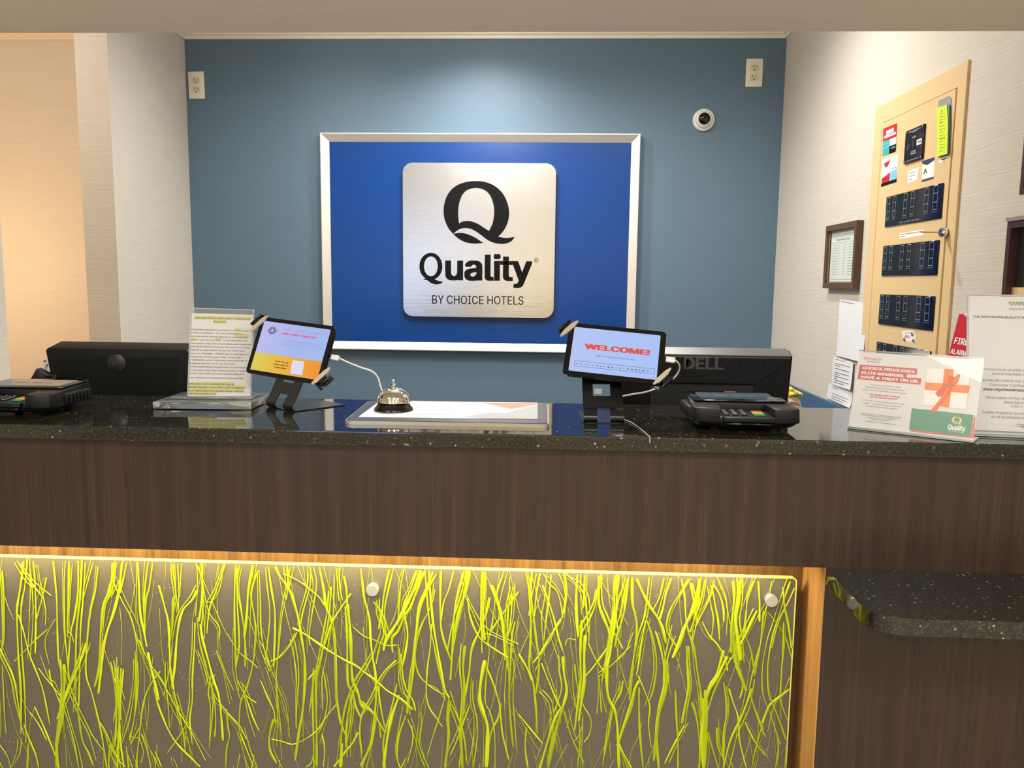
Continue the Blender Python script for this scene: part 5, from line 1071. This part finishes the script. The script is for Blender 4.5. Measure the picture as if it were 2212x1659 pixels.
c_.data.set_sharp_from_angle(angle=math.radians(35))
MB().box(-hwm + .02, hwm - .02, .055, .062, zb_, zt_ + .006, bev=.002).build('screen_bezel', M_MON, m1)
rb = MB()
for k in range(16):
    z = zt_ - .022 - k * .0062; w_ = hwm - .028 - k * .0012; rb.box(-w_, w_, -.0016, .001, z - .0018, z + .0018)
rb.build('vent_ribs', mat('monitor_rib', (14, 17, 15), rough=.55, spec=.2), m1)['kind'] = 'stuff'
bz = at(252, 784, 1, YMN).z - .76
bg = MB().lathe([(.0245, 0), (.0245, .0045), (.022, .006)], 32, Matrix.Translation((0, 0, bz)) @ RX @ Matrix.Scale(.95, 4)).build('badge', mat('badge_dark', (30, 32, 32), rough=.35), m1)
mk = MB(); mk.text('DELL', -.0155, bz - .005, .0155, cap=.0095, y=-.0068, bold=.03, th=.001); mk.build('lettering', mat('badge_letter', (62, 62, 60), rough=.4), bg)
MB().box(-.035, .035, .012, .035, .012, .16).build('neck', M_MON, m1); MB().box(-.12, .12, -.055, .13, 0, .012, bev=.004).build('foot', M_MON, m1)
TM2 = frame((at(1519, 752, 1, YMN).x, YMN, .76), 0)
m2 = thing('monitor', TM2, 'wide black monitor seen from behind with silver top edge, behind the right card terminal', 'monitor')
hwm = at(1713, 765, 1, YMN).x - at(1519, 752, 1, YMN).x; zt_ = at(1519, 766.5, 1, YMN).z - .76
M_MON2 = mat('monitor_black_b', (7, 8, 11), rough=.55, spec=.22, bump=.04, bscale=700)
o_ = [(-hwm + .018, .07), (hwm - .018, .07), (hwm, zt_), (-hwm, zt_)]
mb = MB(); loft(mb, o_, 0, [(x, z + (.012 if z > .2 else 0)) for x, z in o_], .030); c_ = mb.build('back_casing', M_MON2, m2)
bm = bmesh.new(); bm.from_mesh(c_.data); bmesh.ops.recalc_face_normals(bm, faces=bm.faces[:]); bmesh.ops.bevel(bm, geom=bm.edges[:], offset=.003, segments=2, affect='EDGES', profile=.5); bm.to_mesh(c_.data); bm.free()
mb = MB(); mb.add([(-hwm + .003, -.0005, zt_ + .0012), (hwm - .003, -.0005, zt_ + .0012), (hwm - .008, .034, zt_ + .0155), (-hwm + .008, .034, zt_ + .0155), (-hwm + .003, -.0005, zt_ - .001), (hwm - .003, -.0005, zt_ - .001), (hwm - .008, .040, zt_ + .0125), (-hwm + .008, .040, zt_ + .0125)], [(0, 1, 2, 3), (4, 5, 1, 0), (2, 6, 7, 3), (1, 5, 6, 2), (0, 3, 7, 4)])
mb.build('top_edge', mat('monitor_silver', (128, 126, 124), rough=.3, metal=.6), m2)
hp = [pxl(TM2, u, v, -.012) for u, v in ((1402, 828), (1632, 829), (1706, 775), (1330, 769))]
hp[0] = (-hp[1][0], hp[1][1]); hp[3] = (-hp[2][0], hp[2][1])
mb = MB(); loft(mb, hp, -.016, [(x * 1.03, z + .003 if z > .3 else z - .004) for x, z in hp], .002); c_ = mb.build('rear_hump', M_MON2, m2)
bm = bmesh.new(); bm.from_mesh(c_.data); bmesh.ops.recalc_face_normals(bm, faces=bm.faces[:]); bm.to_mesh(c_.data); bm.free()
MB().box(-hp[1][0] * .98, hp[1][0] * .98, -.004, .0, .09, hp[1][1] - .004).build('recess', mat('recess_black', (6, 6, 7), rough=.6), m2)
rb = MB(); za = pxl(TM2, 1519, 772, -.017)[1]; zb4 = pxl(TM2, 1519, 800, -.017)[1]; xw = hp[2][0] - .02
k = -xw
while k < xw: 
    if abs(k) > .062 or False: rb.box(k, k + .0016, -.0172, -.0155, zb4, za)
    k += .0036
rb.build('vent_ribs', mat('monitor_rib_b', (13, 14, 18), rough=.5, spec=.25), m2)['kind'] = 'stuff'
a = pxl(TM2, 1476, 797, -.017); b = pxl(TM2, 1563, 773, -.017)
mk = MB(); mk.text('DELL', a[0], a[1], b[0], top=b[1], y=-.0195, bold=.035, th=.003); mk.build('lettering', mat('letter_grey', (58, 58, 60), rough=.35), m2)
MB().box(-.04, .04, .008, .03, .012, .2).build('neck', M_MON2, m2); MB().box(-.13, .13, -.055, .15, 0, .012, bev=.004).build('foot', M_MON2, m2)
# ------------------------------------------------------------------ small things behind the counter
TB = frame(tuple(at(97, 812, 1, 2.10)), 0, 0, 14)
bk_ = thing('white_binder', frame((TB.translation.x * 1.1, 2.33, .76), 0), 'white binder with a BOOK spine behind the left monitor', 'binder')
TBk = bk_.matrix_world
P = [pxl(TBk, u, v, 0) for u, v in ((88, 808), (109, 810), (101, 768), (93, 778))]
P = [(P[0][0] - .012, .0), (P[1][0] + .08, .0), (P[2][0] + .06, P[2][1]), (P[3][0], P[3][1])]
MB().prism(P, 0, .20).build('cover', M_PAPERW, bk_)
mk = MB(); A = pxl(TBk, 94.5, 803, -.001); B = pxl(TBk, 99.5, 787, -.001); d = Vector((B[0] - A[0], 0, B[1] - A[1])); ang = math.atan2(d.z, d.x)
mk.text('BOOK', 0, 0, d.length, cap=.0085, y=-.001, bold=.01, M=Matrix.Translation((A[0] + .006, 0, A[1])) @ Matrix.Rotation(-ang, 4, 'Y')); mk.build('lettering', M_INK, bk_)
q_ = pxl(TBk, 96.5, 780, -.001); MB().prism(circ(*q_, .0042, 12, .0028), -.001, None).build('red_mark', M_SRED, bk_)
ad = MB(); pA = at(95, 812, 1, 1.955); ad.box(-.020, .020, -.014, .014, -.030, .012, bev=.003, M=frame(tuple(pA), 10, 0, 30)); ad.box(.016, .034, -.012, .012, -.040, .004, bev=.003, M=frame(tuple(pA), 10, 0, 10)); ad.box(-.02, .03, -.012, .012, pA.z * 0 + (.76 - pA.z), -.03, bev=.002, M=frame(tuple(pA)))
o = ad.build('power_adapter', M_BLACK); tag(o, 'black power adapter block beside the left monitor', 'adapter')
def pv(u, v, y): return tuple(at(u, v, 1, y))
cable('black_cord', [pv(-30, 826, 1.86), pv(25, 823, 1.87), pv(60, 820, 1.89), pv(82, 820, 1.90), pv(96, 825, 1.91), pv(112, 824, 1.92), pv(120, 813, 1.93), pv(112, 811, 1.935), pv(97, 813, 1.94)], .0022, mat('black_cord', (14, 14, 14), rough=.4), 'black cord looping from the adapter to the left card terminal')
# crumpled bag between right monitor and wall
bag = thing('plastic_bag', frame((at(1712, 850, 1, 2.32).x, 2.32, .76)), 'crumpled yellow and beige plastic bag between the right monitor and the wall', 'bag')
TBg = bag.matrix_world
random.seed(11)
def crumple(pts, y0, y1, name, m, amp):
    L_ = [pxl(TBg, u, v, 0) for u, v in pts]; n = len(L_); cx = sum(p[0] for p in L_) / n; cz = sum(p[1] for p in L_) / n
    vs = []; rings = [(1.0, .0), (.92, -.35), (.6, -.75), (.25, -1.0)]
    for k, (s, d) in enumerate(rings):
        for p in L_: vs.append((cx + (p[0] - cx) * s, d * .03 + random.gauss(0, amp), cz + (p[1] - cz) * s))
    fs = []
    for k in range(len(rings) - 1):
        for i in range(n): a = k * n + i; b = k * n + (i + 1) % n; fs.append((a, b, b + n, a + n))
    fs.append(tuple(range(3 * n, 4 * n)))
    back = [(p[0], .03, p[1]) for p in L_]; o0 = len(vs); vs += back
    for i in range(n): a = i; b = (i + 1) % n; fs.append((a, o0 + i, o0 + (i + 1) % n, b))
    fs.append(tuple(reversed(range(o0, o0 + n))))
    mb = MB(); mb.add(vs, fs); ob = mb.build(name, m, bag)
    bm = bmesh.new(); bm.from_mesh(ob.data); bmesh.ops.recalc_face_normals(bm, faces=bm.faces[:]); bm.to_mesh(ob.data); bm.free()
crumple([(1698, 850), (1700, 840), (1702, 831), (1709, 836), (1716, 841), (1725, 845), (1733, 849), (1734, 853), (1732, 857), (1724, 856), (1716, 853), (1708, 851), (1703, 856), (1698, 858)], 0, 0, 'yellow_fold', mat('bag_yellow', (238, 214, 72), rough=.4), .004)
crumple([(1696, 862), (1700, 852), (1706, 850), (1714, 854), (1722, 857), (1727, 864), (1730, 872), (1733, 882), (1734, 900), (1705, 900), (1697, 880)], 0, 0, 'beige_bag', mat('bag_beige', (222, 200, 176), rough=.4), .004)
MB().box(-.03, .03, -.02, .03, 0, .2, bev=.01).build('lower_folds', mat('bag_beige', (222, 200, 176)), bag)
# ------------------------------------------------------------------ lights as fixtures; lobby lamp, lobby panels and glass bowl are added
fl = thing('added_floor_lamp', frame((-.15, -3.5, 0)), 'added lobby floor lamp with a yellow glowing shade behind the viewer', 'lamp')  # unseen lamp added for a yellow reflection in the logo plate
MB().lathe([(.15, 0), (.15, .02), (.02, .035)], 24).build('base', M_BLACKM, fl); MB().lathe([(.012, .03), (.012, 1.3)], 12).build('pole', M_BLACKM, fl)
MB().lathe([(.20, 1.0), (.14, 1.42)], 28).build('lamp_shade', mat('lamp_shade', (250, 230, 130), emit=(255, 226, 96), es=5.0), fl)
for i, (x, y) in enumerate(ADDED_LOBBY_LIGHTS):
    t = thing('added_ceiling_light', frame((x, y, 2.75)), 'added square lobby ceiling light panel behind the viewer, %s of the %s row' % (('left', 'middle', 'right')[i % 3], ('nearer', 'farther')[i // 3]), 'light', 'added lobby ceiling lights')
    MB().box(-.31, .31, -.31, .31, -.02, 0).build('light_frame', M_WHITE, t); MB().box(-.29, .29, -.29, .29, -.024, -.02).build('diffuser', mat('diffuser', (255, 250, 240), emit=(255, 244, 226), es=3.0), t)
for (x, y, p_, s_), wh in zip(DOWNLIGHTS, ('nearest the sign wall', 'in the middle of the desk area', 'towards the hall opening', 'towards the alarm cabinet')):
    t = thing('recessed_downlight', frame((x, y, 2.47)), 'round recessed ceiling downlight ' + wh, 'light', 'downlights over the desk')
    MB().lathe([(.085, -.006), (.085, 0)], 28).build('trim_ring', M_WHITE, t); MB().lathe([(.062, -.009), (.062, -.006)], 28).build('lens', mat('downlight_lens', (255, 245, 230), emit=(255, 238, 210), es=6.0), t)
t = thing('crown_fill_light', frame((CROWN_FILL[0], CROWN_FILL[1], 2.47)), 'added round glass ceiling light brightening the crown and walls', 'light')  # invented fixture carrying the added fill for crown and walls
MB().lathe([(.16, -.018), (.16, 0)], 32).build('metal_base', M_WHITE, t); MB().lathe([(.02, -.075), (.08, -.066), (.13, -.045), (.15, -.018)], 32).build('glass_bowl', mat('bowl_glass', (255, 248, 236), emit=(255, 244, 226), es=4.0), t)
